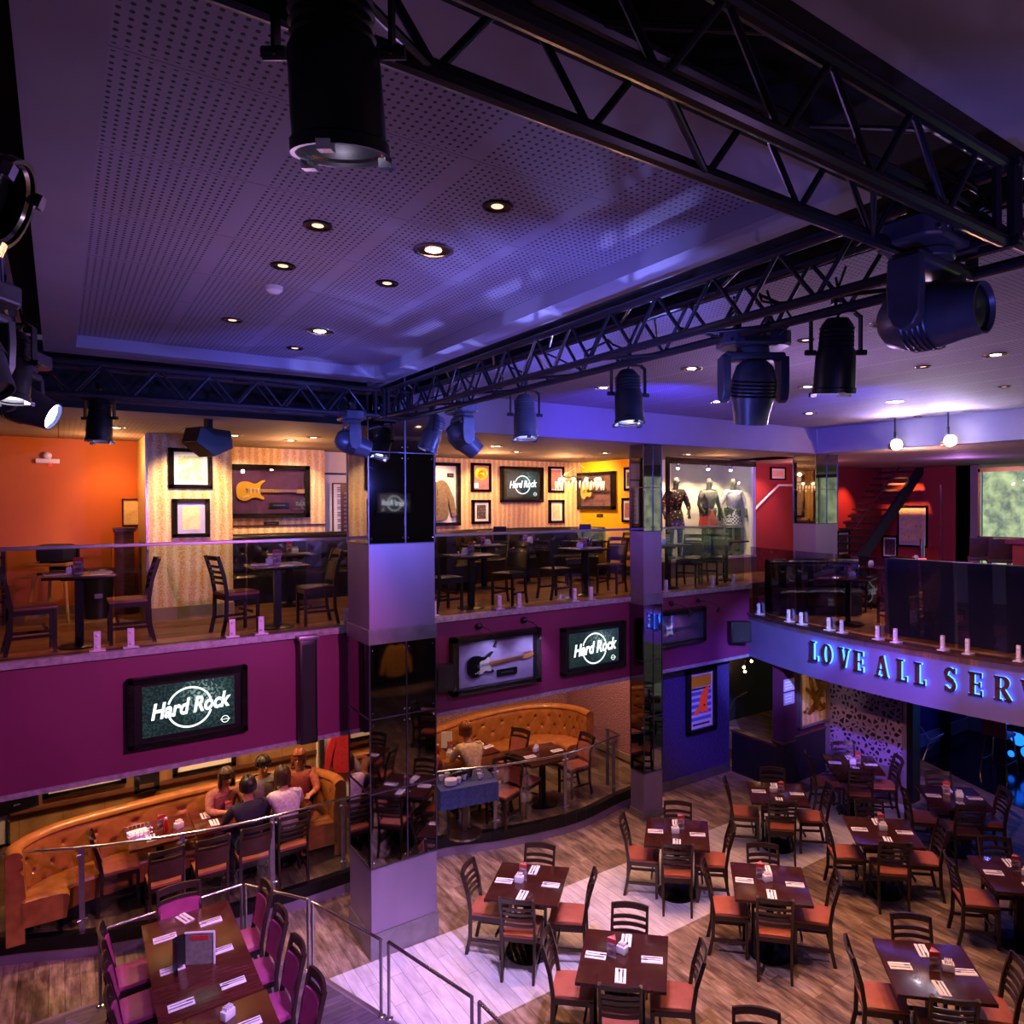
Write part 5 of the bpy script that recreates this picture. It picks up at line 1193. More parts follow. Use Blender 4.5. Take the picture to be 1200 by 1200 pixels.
# poster with an orange squid on the purple wall
t = thing('poster', 'framed poster with an orange squid on the purple textured wall', 'poster', (7.93, 10.5, 1.42)); frame_parts(t, .64, 1.12, .07, .06, 'black_plastic', back='napkin_white', inner=None)
m_ = MB(); m_.box((0, -.022, .33), (.44, .004, .2)); m_.build('yellow_field', 'poster_yellow', t, smooth=False)
m_ = MB()
for i in range(5): m_.box((.0, -.022, .12-.11*i), (.44, .004, .06))
build_each(m_, 'blue_band', 'poster_blue', t)
m_ = MB(); m_.prism(loop([(.1, .2), (.17, .22), (.14, .1), (.12, -.1), (.14, -.24), (.06, -.2), (.02, -.25), (-.02, -.18), (-.1, -.25), (-.16, -.22), (-.1, -.15), (-.05, -.1), (-.02, .05), (.03, .15)], 3), .004, rotM(PI/2, 0, 0), z0=.026); m_.build('squid_figure', 'poster_orange', t, smooth=False)
m_ = MB(); m_.ball((.06, -.034, -.1), .02, 1, .2, 1); m_.build('squid_eye', 'black_plastic', t)
m_ = MB(); m_.box((0, -.023, .2), (.4, .003, .03)); m_.box((0, -.023, -.42), (.36, .003, .03)); m_.build('dark_band', 'cloth_navy', t, smooth=False)
# artwork and direction signs
t = thing('artwork', 'framed golden relief artwork on the dark wall by the lattice panel', 'artwork', (9.49, 9.25, 1.5)); frame_parts(t, .86, 1.15, .03, .08, 'dull_steel', back='snake_wallpaper', inner=None)
m_ = MB()
for k, (a, b) in enumerate((((-.18, .4), (.0, -.3)), ((.0, -.3), (.22, .4)), ((-.05, .35), (.15, -.1)), ((-.25, .1), (.2, -.32)), ((.25, .1), (-.2, -.35)), ((-.1, -.1), (.3, .2)))): m_.cyl((a[0], -.06, a[1]), (b[0], -.06, b[1]), .028, n=8)
for k in range(9): m_.ball((-.28+k*.07, -.05, -.3+.05*math.sin(k*2)), .03, u=8, v=6)
m_.build('relief', 'gold_trim', t)
for z, l in ((1.78, 'upper of two lilac direction signs on the corner pillar'), (1.55, 'lower of two lilac direction signs on the corner pillar')):
    t = thing('direction_sign', l, 'sign', (8.72, 9.09, z), 0); m_ = MB(); m_.box((0, -.006, 0), (.24, .012, .2)); m_.build('panel', 'velvet_lilac', t, smooth=False); m_ = MB()
    for q in (.05, 0, -.05): m_.box((-.02, -.014, q), (.15, .003, .018))
    build_each(m_, 'line_of_text', 'napkin_white', t)
# ------------------------------------------------------------------ letters on the curved band
def strokes(ch):
    H = .27; W = {'L': .15, 'O': .2, 'V': .2, 'E': .16, 'A': .2, 'S': .15, 'R': .18}[ch]; w = W/2; h = H/2; a, b = .055, .022
    B = []  # polygons
    def bar(x0, y0, x1, y1, t_): 
        d = Vector((x1-x0, y1-y0)).normalized(); n = Vector((-d.y, d.x))*t_/2; B.append([(x0+n.x, y0+n.y), (x1+n.x, y1+n.y), (x1-n.x, y1-n.y), (x0-n.x, y0-n.y)])
    if ch == 'L': bar(-w+.045, -h, -w+.045, h, a); bar(-w, h-.01, -w+.1, h-.01, b); bar(-w, -h+.012, w, -h+.012, b+.004); bar(w-.01, -h, w-.01, -h+.07, b)
    if ch == 'E': bar(-w+.045, -h, -w+.045, h, a); bar(-w, h-.012, w-.01, h-.012, b+.004); bar(-w+.03, 0, w-.03, 0, b); bar(-w, -h+.012, w, -h+.012, b+.004); bar(w-.015, h, w-.015, h-.06, b); bar(w-.01, -h, w-.01, -h+.07, b); bar(w-.03, .03, w-.03, -.03, b)
    if ch == 'V': bar(-w+.035, h, 0.0, -h, a); bar(w-.03, h, .01, -h+.01, b+.006); bar(-w, h-.01, -w+.09, h-.01, b); bar(w-.08, h-.01, w, h-.01, b)
    if ch == 'A': bar(w-.035, -h, 0.0, h, a); bar(-w+.03, -h, -.01, h-.01, b+.006); bar(w, -h+.01, w-.09, -h+.01, b); bar(-w+.08, -h+.01, -w, -h+.01, b); bar(-w+.05, -.04, w-.05, -.04, b)
    if ch == 'R': bar(-w+.04, -h, -w+.04, h, a); bar(-w, h-.01, 0, h-.01, b); bar(-w, -h+.01, -w+.09, -h+.01, b); bar(0, -.005, w, -h, a*.9); bar(-w+.03, 0, 0, 0, b); bar(w-.06, -h+.01, w+.01, -h+.01, b)
    arcs = []
    def arc(cx, cy, rx, ry, a0, a1, t0, t1, n=14):
        P = []
        for i in range(n+1):
            u = i/n; an = R(a0+(a1-a0)*u); th = t0+(t1-t0)*math.sin(PI*u) ; P.append((cx+rx*math.cos(an), cy+ry*math.sin(an), math.cos(an), math.sin(an), th/2))
        for p, q in zip(P, P[1:]): B.append([(p[0]+p[2]*p[4], p[1]+p[3]*p[4]), (q[0]+q[2]*q[4], q[1]+q[3]*q[4]), (q[0]-q[2]*q[4], q[1]-q[3]*q[4]), (p[0]-p[2]*p[4], p[1]-p[3]*p[4])])
    if ch == 'O': arc(0, 0, w-.03, h-.012, 90, 270, .022, .058); arc(0, 0, w-.03, h-.012, -90, 90, .022, .058)
    if ch == 'R': arc(0, .066, .055, .058, -90, 90, .022, .055)
    if ch == 'S': arc(0, .062, .05, .06, 20, 250, .022, .05); arc(0, -.062, .05, .062, 70, -160, .022, .05); bar(-.035, .022, .035, -.022, .06); bar(w-.02, h, w-.02, h-.06, b); bar(-w+.02, -h, -w+.02, -h+.06, b)
    return B
def letter(ch, y, lab, z=2.555):
    x = fx(y); ang = math.atan(.066*(y-6.1)*KX/KY)
    t = thing('sign_letter', lab, 'sign letter', (x, y, z), -PI/2-ang, 'letters of the sign on the curved band'); M_ = Matrix.Diagonal((1.22, 1, 1.12, 1)) @ rotM(PI/2, 0, 0)
    m = MB()
    for P in strokes(ch): m.prism(P, .022, M_, z0=.055)
    m.build('face', 'bronze', t, smooth=False)
    m = MB()
    for P in strokes(ch): m.prism([(x_*.97, y_*.97) for x_, y_ in P], .03, M_, z0=.022)
    m.build('light_strip', 'led_blue', t, smooth=False)
for i, (ch, y) in enumerate(zip('LOVEALLSERVE', (8.05, 7.75, 7.37, 7.07, 6.62, 6.27, 5.97, 5.50, 5.14, 4.78, 4.43, 4.08))):
    letter(ch, y, 'bronze capital %s with blue glow, %s letter of the wall sign' % (ch, ('first', 'second', 'third', 'fourth', 'fifth', 'sixth', 'seventh', 'eighth', 'ninth', 'tenth', 'eleventh', 'twelfth')[i]))

# ------------------------------------------------------------------ mannequin case
sbox('wall_case_back', 8.3, 10.5, 13.0, 13.08, Z2, 5.8, 'cream_paint'); sbox('wall_case_base', 8.3, 10.54, 11.98, 13.0, Z2, 3.72, 'brown_skirting'); sbox('wall_case_right', 10.46, 10.54, 12.0, 13.08, 3.72, 5.8, 'cream_paint')
t = thing('display_case', 'large lit glass case with three dressed mannequins', 'display case', (9.4, 12.0, 3.72))
m_ = MB(); m_.box((-1.12, -.02, 1.0), (.06, .06, 2.05)); m_.box((0, -.02, 1.96), (2.2, .06, .12)); m_.build('frame', 'ornate_frame', t, smooth=False)
m_ = MB(); m_.box((0, -.02, .02), (2.2, .08, .05)); m_.box((1.06, -.02, 1.0), (.07, .05, 2.0)); m_.build('white_sill', 'ceramic_white', t, smooth=False)
m_ = MB(); m_.box((0, .0, .97), (2.04, .01, 1.86)); m_.build('glass', 'clear_glass', t, smooth=False)
for x in (8.75, 9.5, 10.1):
    t = thing('case_spotlight', 'small bright spotlight in the top of the mannequin case', 'lamp', (x, 12.3, 5.56), 0, 'spotlights in the mannequin case'); m_ = MB(); m_.cyl((0, 0, 0), (0, 0, .14), .03); m_.build('housing', 'steel', t); m_ = MB(); m_.ball((0, 0, -.005), .028); m_.build('bulb', 'bulb_white', t)
plaque('dark plaque behind the left mannequin', 9.1, 13.0, 5.0, .2, .11); plaque('dark plaque behind the middle mannequin', 9.95, 13.0, 5.0, .2, .11)

# ------------------------------------------------------------------ figures
def skin_mesh(name, parent, V, E, m, lvl=2):
    me = bpy.data.meshes.new(name); me.from_pydata([v[:3] for v in V], E, []); o = bpy.data.objects.new(name, me); COL.objects.link(o); o.parent = parent
    md = o.modifiers.new('skin', 'SKIN'); md.use_smooth_shade = True
    if not me.skin_vertices: bpy.context.view_layer.objects.active = o
    lay = me.skin_vertices[0].data
    for i, v in enumerate(V):
        rr = v[3]; lay[i].radius = (rr, rr) if not isinstance(rr, tuple) else rr
    lay[0].use_root = True
    s_ = o.modifiers.new('sub', 'SUBSURF'); s_.levels = 1; s_.render_levels = lvl
    me.materials.append(MATS[m]); return o
def person(name, cat, label, x, y, z, face, shirt, pants, hair, pose='sit', skin_='skin', lean=.0, hands=((.18, .45, .78), (-.18, .45, .78)), headturn=0, hairlen=0, skirt=None, sleeves=True):
    """local +Y is the facing direction, origin on the floor under the pelvis"""
    t = thing(name, label, cat, (x, y, z), R(face-90))
    ph = .55 if pose == 'sit' else .93
    def L(h): return lean*h
    pel = (0, 0, ph); sp = (0, .01+L(.15), ph+.16); ch = (0, .02+L(.34), ph+.34); nk = (0, .03+L(.50), ph+.49); h0 = (0, .045+L(.56), ph+.57); h1 = (0, .06+L(.64), ph+.65); h2 = (0, .05+L(.72), ph+.735)
    V = [(*pel, .115), (*sp, .108), (*ch, (.125, .1)), (*nk, .05), (*h0, .058), (*h1, .078), (*h2, .066)]; E = [(0, 1), (1, 2), (2, 3), (3, 4), (4, 5), (5, 6)]
    arms = []
    for k, s_ in enumerate((1, -1)):
        sh = (s_*.165, .02+L(.42), ph+.43); hx, hy, hz = hands[k]; hand = (hx, hy, hz)
        mid = ((sh[0]+hand[0])/2+s_*.07, (sh[1]+hand[1])/2-.02, (sh[2]+hand[2])/2-.09)
        i = len(V); V += [(*sh, .056), (*mid, .04), (*hand, .028)]; E += [(2, i), (i, i+1), (i+1, i+2)]; arms.append((sh, mid, hand))
        d = (Vector(hand)-Vector(mid)).normalized(); sd = d.cross(Vector((0, 0, 1))).normalized(); up = sd.cross(d)
        pj = Vector(hand)+d*.07; j = len(V); V.append((*pj, .024)); E.append((i+2, j))
        for q, (o_, ln) in enumerate(((-.027, .065), (-.009, .078), (.009, .074), (.027, .058))):
            a = pj+d*.035+sd*o_; b = a+d*ln*.5-up*.012; n0 = len(V); V += [(*a, .009), (*b, .008)]; E += [(j, n0), (n0, n0+1)]
        a = Vector(hand)+d*.03+sd*(-.035*s_)+up*.01; n0 = len(V); V += [(*a, .011), (*(a+d*.035-sd*.012*s_), .009)]; E += [(i+2, n0), (n0, n0+1)]
    legs = []
    for s_ in (1, -1):
        hp = (s_*.09, .02, ph-.02)
        if pose == 'sit': kn = (s_*.11, .42, ph+.0); an = (s_*.11, .40, .09); to = (s_*.115, .55, .045)
        else: kn = (s_*.095, .03, .5); an = (s_*.1, -.01, .09); to = (s_*.11, .13, .04)
        i = len(V); V += [(*hp, .085), (*kn, .06), (*an, .042), (*to, .035)]; E += [(0, i), (i, i+1), (i+1, i+2), (i+2, i+3)]; legs.append((hp, kn, an, to))
    b = skin_mesh('body', t, V, E, skin_)
    # face
    hc = Vector(h1)
    m = MB()
    for s_ in (-1, 1): m.ball(hc+Vector((s_*.03, .072, .005)), .011, u=8, v=6)
    build_each(m, 'eye', 'black_plastic' if skin_ == 'skin' else skin_, t)
    m = MB(); m.ball(hc+Vector((0, .088, -.022)), .014, .8, 1, 1.5, u=8, v=6)
    for s_ in (-1, 1): m.ball(hc+Vector((s_*.08, .0, -.005)), .022, .4, .8, 1.2, u=8, v=6)
    m.ball(hc+Vector((0, .074, -.05)), .02, 1.2, .4, .35, u=8, v=6); m.build('nose_mouth_and_ears', skin_, t)
    if hair:
        m = MB()
        def hf(u, v):
            th = u*2*PI; ph_ = v*PI*.62; r = .098+.004*math.sin(th*9)
            p = Vector((r*math.sin(ph_)*math.cos(th), r*1.12*math.sin(ph_)*math.sin(th)-.012, r*1.15*math.cos(ph_)))
            if math.sin(th) > .35 and v > .62: p *= .8
            if math.sin(th) < .3 and v > .9: p.z -= hairlen
            return hc+Vector((0, -.008, .02))+p
        m.grid(hf, 24, 12); m.build('hair', hair, t)
    # shirt
    w_ = .014
    V = [(*pel, .13), (*sp, .126), (*ch, (.15, .135)), (0, .025+L(.42), ph+.42, .125), (0, .03+L(.47), ph+.475, .08)]; E = [(0, 1), (1, 2), (2, 3), (3, 4)]
    for (sh, mid, hand) in arms:
        i = len(V); e = Vector(mid).lerp(Vector(hand), .7 if sleeves else -.35); V += [(*sh, .075), (*(mid if sleeves else Vector(sh).lerp(Vector(mid), .6)), .054)]; E += [(2, i), (i, i+1)]
        if sleeves: V.append((*e, .042)); E.append((i+1, i+2))
    skin_mesh('shirt', t, V, E, shirt)
    if pants:
        V = [(pel[0], pel[1], pel[2]-.01, .128)]; E = []
        for hp, kn, an, to in legs:
            i = len(V); V += [(*hp, .098), (*kn, .074), (*an, .056)]; E += [(0, i), (i, i+1), (i+1, i+2)]
        skin_mesh('trousers', t, V, E, pants)
    if skirt:
        m = MB(); m.lathe([(.125, ph+.08), (.155, ph), (.19, ph-.2), (.2, ph-.32), (.185, ph-.32)], 28); m.build('skirt', skirt, t)
    m = MB()
    for hp, kn, an, to in legs: m.box(((an[0]+to[0])/2, (an[1]+to[1])/2+.01, .035), (.085, .25, .07), bev=.02)
    build_each(m, 'shoe', 'black_leather', t)
    return t
P_ = [("person", "person in pink top leaning over the left booth table", 1.42, 12.0, -80, 'cloth_pink', 'cloth_black', 'hair_brown', .35, ((.1, .4, .82), (-.12, .42, .82)), .12),
      ("person", "dark-haired person in grey on the left tan booth, in the middle", 1.86, 12.02, -85, 'cloth_grey', 'cloth_black', 'hair_black', .12, ((.2, .38, .8), (-.15, .4, .8)), 0),
      ("person", "person in rust-coloured top at the right end of the left booth", 2.3, 11.98, -115, 'cloth_rust', 'cloth_black', 'hair_auburn', .1, ((.2, .38, .8), (-.2, .36, .8)), .1),
      ("person", "person in navy seen from behind at the left booth table", 1.6, 10.97, 92, 'cloth_navy', 'denim', 'hair_black', .12, ((.2, .4, .8), (-.18, .4, .8)), .03),
      ("person", "person in pale lilac top seen from behind, right of the one in navy", 1.98, 11.0, 95, 'cloth_white', 'cloth_black', 'hair_brown', .25, ((.16, .4, .82), (-.22, .38, .8)), .08),
      ("person", "person at the booth table just right of the wide column", 3.62, 11.05, 80, 'cloth_rust', 'denim', 'hair_auburn', .3, ((.2, .4, .8), (-.18, .4, .8)), .05),
      ("person", "fair-haired person bending over the right booth table", 4.3, 11.12, 85, 'cloth_cream', 'cloth_black', 'hair_auburn', .5, ((.16, .42, .8), (-.2, .4, .8)), .06)]
for nm, lab, x, y, f_, sh, pa, ha, le, hd_, hl in P_: person(nm, 'person', lab, x, y, .25, f_, sh, pa, ha, lean=le, hands=hd_, hairlen=hl)
sh_ = ((.27, .05, .95), (-.27, .08, .95)); hp_ = ((.22, .08, 1.02), (-.3, .0, .9))
person('mannequin', 'mannequin', 'dark mannequin in a floral dress, left in the glass case', 8.82, 12.5, 3.72, -110, 'cloth_floral', None, None, 'stand', 'mannequin', hands=sh_, skirt='cloth_floral')
person('mannequin', 'mannequin', 'dark mannequin in a grey top and red skirt, middle of the glass case', 9.65, 12.5, 3.72, -100, 'cloth_grey', 'cloth_black', None, 'stand', 'mannequin', hands=hp_, skirt='cloth_red', sleeves=False)
person('mannequin', 'mannequin', 'mannequin in a white top and checked skirt, right in the glass case', 10.28, 12.45, 3.72, -120, 'cloth_white', 'cloth_black', None, 'stand', 'mannequin', hands=sh_, skirt='cloth_check')

# ------------------------------------------------------------------ chandelier, downlights and small ceiling things
t = thing('chandelier', 'sparkling crystal ring chandelier hanging before the yellow wall', 'chandelier', (7.0, 13.0, 5.28))
m_ = MB()
for z, r in ((0, .46), (.08, .40)): m_.tube([(r*math.cos(a), r*math.sin(a), z) for a in [i*PI/16 for i in range(32)]], .010, 6, closed=True)
for a in (0, 2.1, 4.2): m_.cyl((.4*math.cos(a), .4*math.sin(a), .08), (0, 0, .32), .004, n=6)
m_.cyl((0, 0, .32), (0, 0, .48), .006, n=8); m_.build('ring', 'steel', t)
m_ = MB()
for i in range(40): a = i*2*PI/40; m_.cyl((.46*math.cos(a), .46*math.sin(a), -.005), (.46*math.cos(a), .46*math.sin(a), -.12-.05*(i % 2)), .014, .003, n=6)
build_each(m_, 'crystal_drop', 'crystal_emissive', t)
m_ = MB()
for i in range(10): a = i*2*PI/10; m_.ball((.38*math.cos(a), .38*math.sin(a), .03), .028, u=8, v=6)
build_each(m_, 'bulb', 'crystal_glow', t)
def mk_down(nm, r, bulb):
    t = thing(nm, 'd', 'downlight'); m = MB(); m.lathe([(r*.82, .0), (r*.84, -.010), (r, -.008), (r*1.02, 0)], 24); m.build('rim', 'steel' if r > .08 else 'black_metal', t)
    m = MB(); m.lathe([(0, -.001), (r*.83, -.003)], 24); rf = m.build('reflector', 'bronze', t)
    m = MB(); m.ball((0, 0, -.002), r*.42, 1, 1, .15); m.build('bulb', bulb, t); return t
DA, DB, DC = mk_down('downlight', .07, 'bulb_dim'), mk_down('downlight', .11, 'bulb_warm'), mk_down('downlight', .1, 'bulb_warm')
G = 'recessed ceiling lamps'
for i, (x, y, k, l) in enumerate(((.93, 4.36, DA, 'small dark recessed lamp, left row of the coffer, nearest'), (.94, 5.23, DA, 'small dark recessed lamp, left row of the coffer, second'), (.94, 7.02, DA, 'small dark recessed lamp, left row of the coffer, farthest'), (1.47, 3.5, DA, 'small dark recessed lamp nearest the camera in the coffer'), (1.47, 4.34, DB, 'large lit recessed lamp in the coffer, the nearer'), (1.48, 5.19, DA, 'small recessed lamp between the two large lit ones'), (1.5, 6.99, DB, 'large lit recessed lamp in the coffer, the farther'), (1.5, 7.89, DA, 'small dark recessed lamp at the far end of the coffer'))):
    place(k, (x, y, 6.249), 0, l, G)
for x, y, k in ((4.56, 6.17, DB), (4.56, 7.89, DB), (6.29, 7.95, DB), (4.46, 4.44, DA), (6.26, 6.2, DB), (8.13, 8.02, DB), (6.18, 3.67, DB), (8.04, 6.31, DB), (9.7, 7.15, DA), (6.18, 4.49, DA), (7.94, 4.6, DA), (4.48, 3.62, DB)):
    place(k, (x, y, 6.219), 0, 'round recessed lamp in the main perforated ceiling right of the truss', 'recessed lamps of the main ceiling')
for x, y in ((-.07, 10.94), (.48, 11.68), (2.42, 11.67), (1.62, 12.0), (4.86, 11.6), (2.3, 12.4), (5.6, 12.6), (8.2, 11.2), (6.9, 11.9)): place(DC, (x, y, ZC-.004), 0, 'round recessed lamp in the warm balcony ceiling', 'recessed lamps of the balcony ceiling')
t = thing('smoke_detector', 'white domed smoke detector between the recessed coffer lamps', 'smoke detector', (.99, 5.78, 6.25)); m_ = MB(); m_.lathe([(0, -.045), (.03, -.042), (.05, -.025), (.055, 0)], 20); m_.build('dome', 'ceramic_white', t)
t = thing('exit_detector', 'white ceiling-high alarm unit on the orange wall', 'alarm', (-.1, 14.1, 5.45)); m_ = MB(); m_.box((0, -.03, 0), (.26, .06, .06), bev=.01); m_.ball((0, -.04, .07), .05); m_.build('housing', 'ceramic_white', t); m_ = MB(); m_.ball((.03, -.06, -.05), .012); m_.build('indicator', 'led_red', t)

# ------------------------------------------------------------------ lounge behind the curved balcony
picture('large yellow framed poster glowing under a lamp on the lounge wall', 16.0, 11.95, 4.22, .98, 1.1, rz=-PI/2, inner='print_yellow')
picture('small square dark frame on the red lounge wall', 16.0, 12.7, 3.65, .55, .62, rz=-PI/2, inner='print_photo')
picture('narrow dark frame on the red wall beside the mirrored column', 14.4, 13.0, 3.8, .5, .66, inner='print_photo')
picture('small frame high on the red stair wall', 12.1, 13.0, 5.55, .5, .3, inner='print_sepia', fw=.03)
t = thing('stair_handrail', 'white handrail climbing the red stair wall right of the mannequins', 'handrail', (0, 12.9, 0)); m_ = MB(); m_.tube([(10.7*KX, 0, 4.2), (11.4*KX, 0, 4.79), (12.04*KX, 0, 5.27), (13.4*KX, 0, 5.28)], .03); m_.build('rail', 'ceramic_white', t); m_ = MB()
for x, z in ((11.0, 4.45), (11.9, 5.14), (12.9, 5.25)): m_.cyl((x*KX, 0, z), (x*KX, .08, z-.03), .012)
m_.build('bracket', 'steel', t)
t = thing('staircase', 'dark staircase rising to the right across the red lounge wall', 'staircase', (13.3, 12.3, ZR)); m_ = MB()
for i in range(16): m_.box((i*.2+.1, 0, .45+i*.165), (.24, 1.0, .05))
build_each(m_, 'tread', 'dark_paint', t); m_ = MB(); m_.prism([(-.1, .1), (3.3, 2.86), (3.3, 3.2), (-.1, .5)], .08, rotM(PI/2, 0, 0), z0=.5); m_.build('stringer', 'cloth_navy', t, smooth=False); m_ = MB(); m_.tube([(0, -.53, 1.3), (2.0, -.53, 2.85)], .02); m_.build('handrail', 'plum_dark', t)
sbox('wall_lounge_low', 8.75, 8.9, 3.0, 7.05, ZR, 4.02, 'navy_panel')
for i, (x, y, l) in enumerate(((9.0, 8.0, 'dark table with tall bottle behind the curved glass'), (10.9, 9.2, 'reddish table in the lounge beside the mirrored column'), (12.6, 9.4, 'reddish table further back in the lounge'))):
    place(SQ, (x, y, ZR), R(20), l, 'lounge tables'); 
    place(SET, (x-.2, y+.1, ZR+.75), R(30), 'napkin with cutlery on the ' + l, 'lounge napkins'); place(CADDY, (x+.1, y, ZR+.75), 0, 'white caddy on the ' + l, 'sugar caddies')
place(MENU, (9.1, 8.1, ZR+.75), 0, 'menu card on the dark table behind the curved glass', 'menu cards')
for x, y, f_, l in ((9.3, 7.3, 60, 'dark chair behind the curved glass facing the table'), (10.3, 8.9, 20, 'dark chair left of the reddish lounge table'), (11.5, 9.0, 160, 'dark chair right of the reddish lounge table'), (12.0, 9.2, 20, 'dark chair at the back lounge table')): chair('balc', x, y, ZR, f_, l, 'lounge chairs')
def stool(label, x, y, z, rz, m1='brown_pad', leg='terracotta'):
    t = thing('bar_stool', label, 'bar stool', (x, y, z), rz); m = MB(); m.box((0, 0, .72), (.4, .4, .06), bev=.02); m.build('seat', m1, t)
    m = MB(); m.box((0, -.2, .95), (.4, .05, .4), rx=.2, bev=.02); m.build('backrest', m1, t)
    for sx_ in (-1, 1):
        for sy_ in (-1, 1): m = MB(); m.cyl((sx_*.22, sy_*.22, 0), (sx_*.16, sy_*.16, .7), .018, n=8); m.build('leg', leg, t)
    m = MB()
    for s_ in (-1, 1): m.cyl((s_*.2, -.2, .25), (s_*.2, .2, .25), .012, n=8); m.cyl((-.2, s_*.2, .25), (.2, s_*.2, .25), .012, n=8)
    m.build('foot_rail', leg, t); return t
stool('dark high-backed bar stool before the lounge window, the left one', 12.9, 8.0, ZR+.12, R(-60)); stool('dark high-backed bar stool before the lounge window, the right one', 12.6, 7.4, ZR+.12, R(-60))
t = thing('bar_counter', 'red bar counter at the right edge of the lounge', 'bar counter', (12.6, 6.2, ZR)); m_ = MB(); m_.box((0, 0, .6), (.8, 1.2, 1.2), bev=.01); m_.build('body', 'red_paint', t); m_ = MB(); m_.box((0, 0, 1.23), (.95, 1.4, .07), bev=.01); m_.build('counter_top', 'cloth_magenta', t)
t = thing('cash_register', 'dark till standing on the red bar counter', 'till', (12.6, 6.4, ZR+1.265)); m_ = MB(); m_.box((0, 0, .1), (.3, .4, .2), bev=.01); m_.build('body', 'black_plastic', t); m_ = MB(); m_.box((0, .05, .25), (.04, .26, .2), ry=.3); m_.build('display', 'menu_red', t, smooth=False)
t = thing('floor_lamp', 'pinkish glowing pedestal lamp in the lounge below the right starry light', 'lamp', (13.6, 9.9, ZR)); m_ = MB(); m_.lathe([(0, 0), (.16, 0), (.1, .15), (.09, .7), (0, .72)], 18); m_.build('shade', mat('lamp_pink', '#000000', emit='#ff5060', es=1.6).name, t); m_ = MB(); m_.cyl((0, 0, .7), (0, 0, 1.15), .05); m_.build('stem', 'steel', t)
# bar with blue light in the hallway
t = thing('hallway_bar', 'dark bar counter with glowing blue circles in the hallway', 'bar counter', (12.55, 6.25, 0.006)); m_ = MB(); m_.box((0, 0, .55), (.5, 1.7, 1.1)); m_.build('body', 'dark_paint', t, smooth=False); m_ = MB(); m_.box((0, 0, 1.12), (.62, 1.8, .05), bev=.01); m_.build('counter_top', 'dark_wood', t)
m_ = MB(); rr_ = random.Random(3)
for i in range(26): m_.ball((-.252, -.8+rr_.random()*1.6, .15+rr_.random()*.85), .05+rr_.random()*.07, .06, 1, 1, u=14, v=8)
build_each(m_, 'glowing_circle', 'bar_blue', t)
stool('dark bar stool with orange seat at the blue-lit hallway bar', 11.85, 6.95, .006, R(-90), 'orange_seat', 'dark_wood')
t = thing('wall_chair', 'white-framed low chair against the blue hallway wall', 'chair', (11.7, 8.45, .006)); m_ = MB(); m_.tube([(-.25, -.1, 0), (-.2, -.2, .4), (.2, -.25, .45), (.3, .1, .0)], .012); m_.tube([(-.2, -.2, .4), (-.15, .2, .8)], .012); m_.build('frame', 'ceramic_white', t)
# pendant lamps in the stairwell
for i, (x, z) in enumerate(((10.63, 1.25), (10.82, 1.5), (10.85, 1.35), (10.66, 1.15))):
    t = thing('pendant_lamp', 'tiny warm pendant lamp in the dark stairwell', 'lamp', (x, 12.5, z), 0, 'stairwell pendants'); m_ = MB(); m_.ball((0, 0, 0), .03); m_.build('bulb', 'bulb_warm', t); m_ = MB(); m_.cyl((0, 0, .02), (0, 0, 2.76-z), .004, n=6); m_.build('cord', 'black_plastic', t)
t = thing('stair_handrail', 'thin steel handrail in the dark stairwell', 'handrail', (9.3, 11.2, 0)); m_ = MB(); m_.tube([(-.4, 0, .6), (.0, 0, 1.05), (.4, .05, 1.1)], .015); m_.build('rail', 'steel', t)
t = thing('display_case', 'framed yellow shirt seen only reflected in the wide column', 'display case', (6.3, -4.0, .76), PI); frame_parts(t, 1.0, 1.2, .06, .08, back='black_plastic', inner=None)
jacket('yellow shirt seen only reflected in the wide column mirror', 6.3, -3.97, .78, 'cloth_yellow', 1.25, PI)
# sign post trim left in alcove
t = thing('partition_post', 'narrow sparkling dark post right of the wide mirrored column', 'post', (4.3, 12.85, Z2)); m_ = MB(); m_.box((0, 0, 1.18), (.1, .1, 2.36)); m_.build('post', 'ornate_frame', t, smooth=False); m_ = MB(); m_.box((-.065, -.02, 1.18), (.03, .06, 2.36)); m_.build('steel_edge', 'bright_steel', t, smooth=False)
# remove prototypes that were never placed
for k, o in list(CH.items())+[('x', q) for q in (SET, MENU, CADDY, BOT, SQ, LT, BT, BA, CUP, DA, DB, DC)]:
    if o.name not in used:
        for c in kids(o): bpy.data.objects.remove(c)
        bpy.data.objects.remove(o)

# ------------------------------------------------------------------ layout units to metres along the two room axes
WORLDLIKE = {'metal_railing', 'glass_balustrade', 'cable_bundle', 'garden'}
WALLX = {'framed_picture', 'display_case', 'guitar', 'jacket', 'plaque', 'keyboard', 'artwork', 'direction_sign', 'poster', 'picture_lamp', 'speaker', 'line_array_speaker', 'sign_letter'}
S_ = Matrix.Diagonal((KX, KY, 1, 1)); done = set()
def remesh(o):
    if o.type == 'MESH' and o.data.name not in done: done.add(o.data.name); o.data.transform(S_)
    for c in kids(o): remesh(c)
for o in [o for o in COL.objects if o.parent is None and o.type in ('MESH', 'EMPTY')]:
    nm = o.name.split('.')[0]
    if nm == 'truss_corner': pass
    if o.get('kind') == 'structure' or nm in WORLDLIKE: remesh(o)
    o.location.x *= KX; o.location.y *= KY
    if nm == 'booth_sofa': pass
    if nm in WALLX: 
        c_ = abs(math.cos(o.rotation_euler.z)); o.scale.x *= KX if c_ > .5 else KY

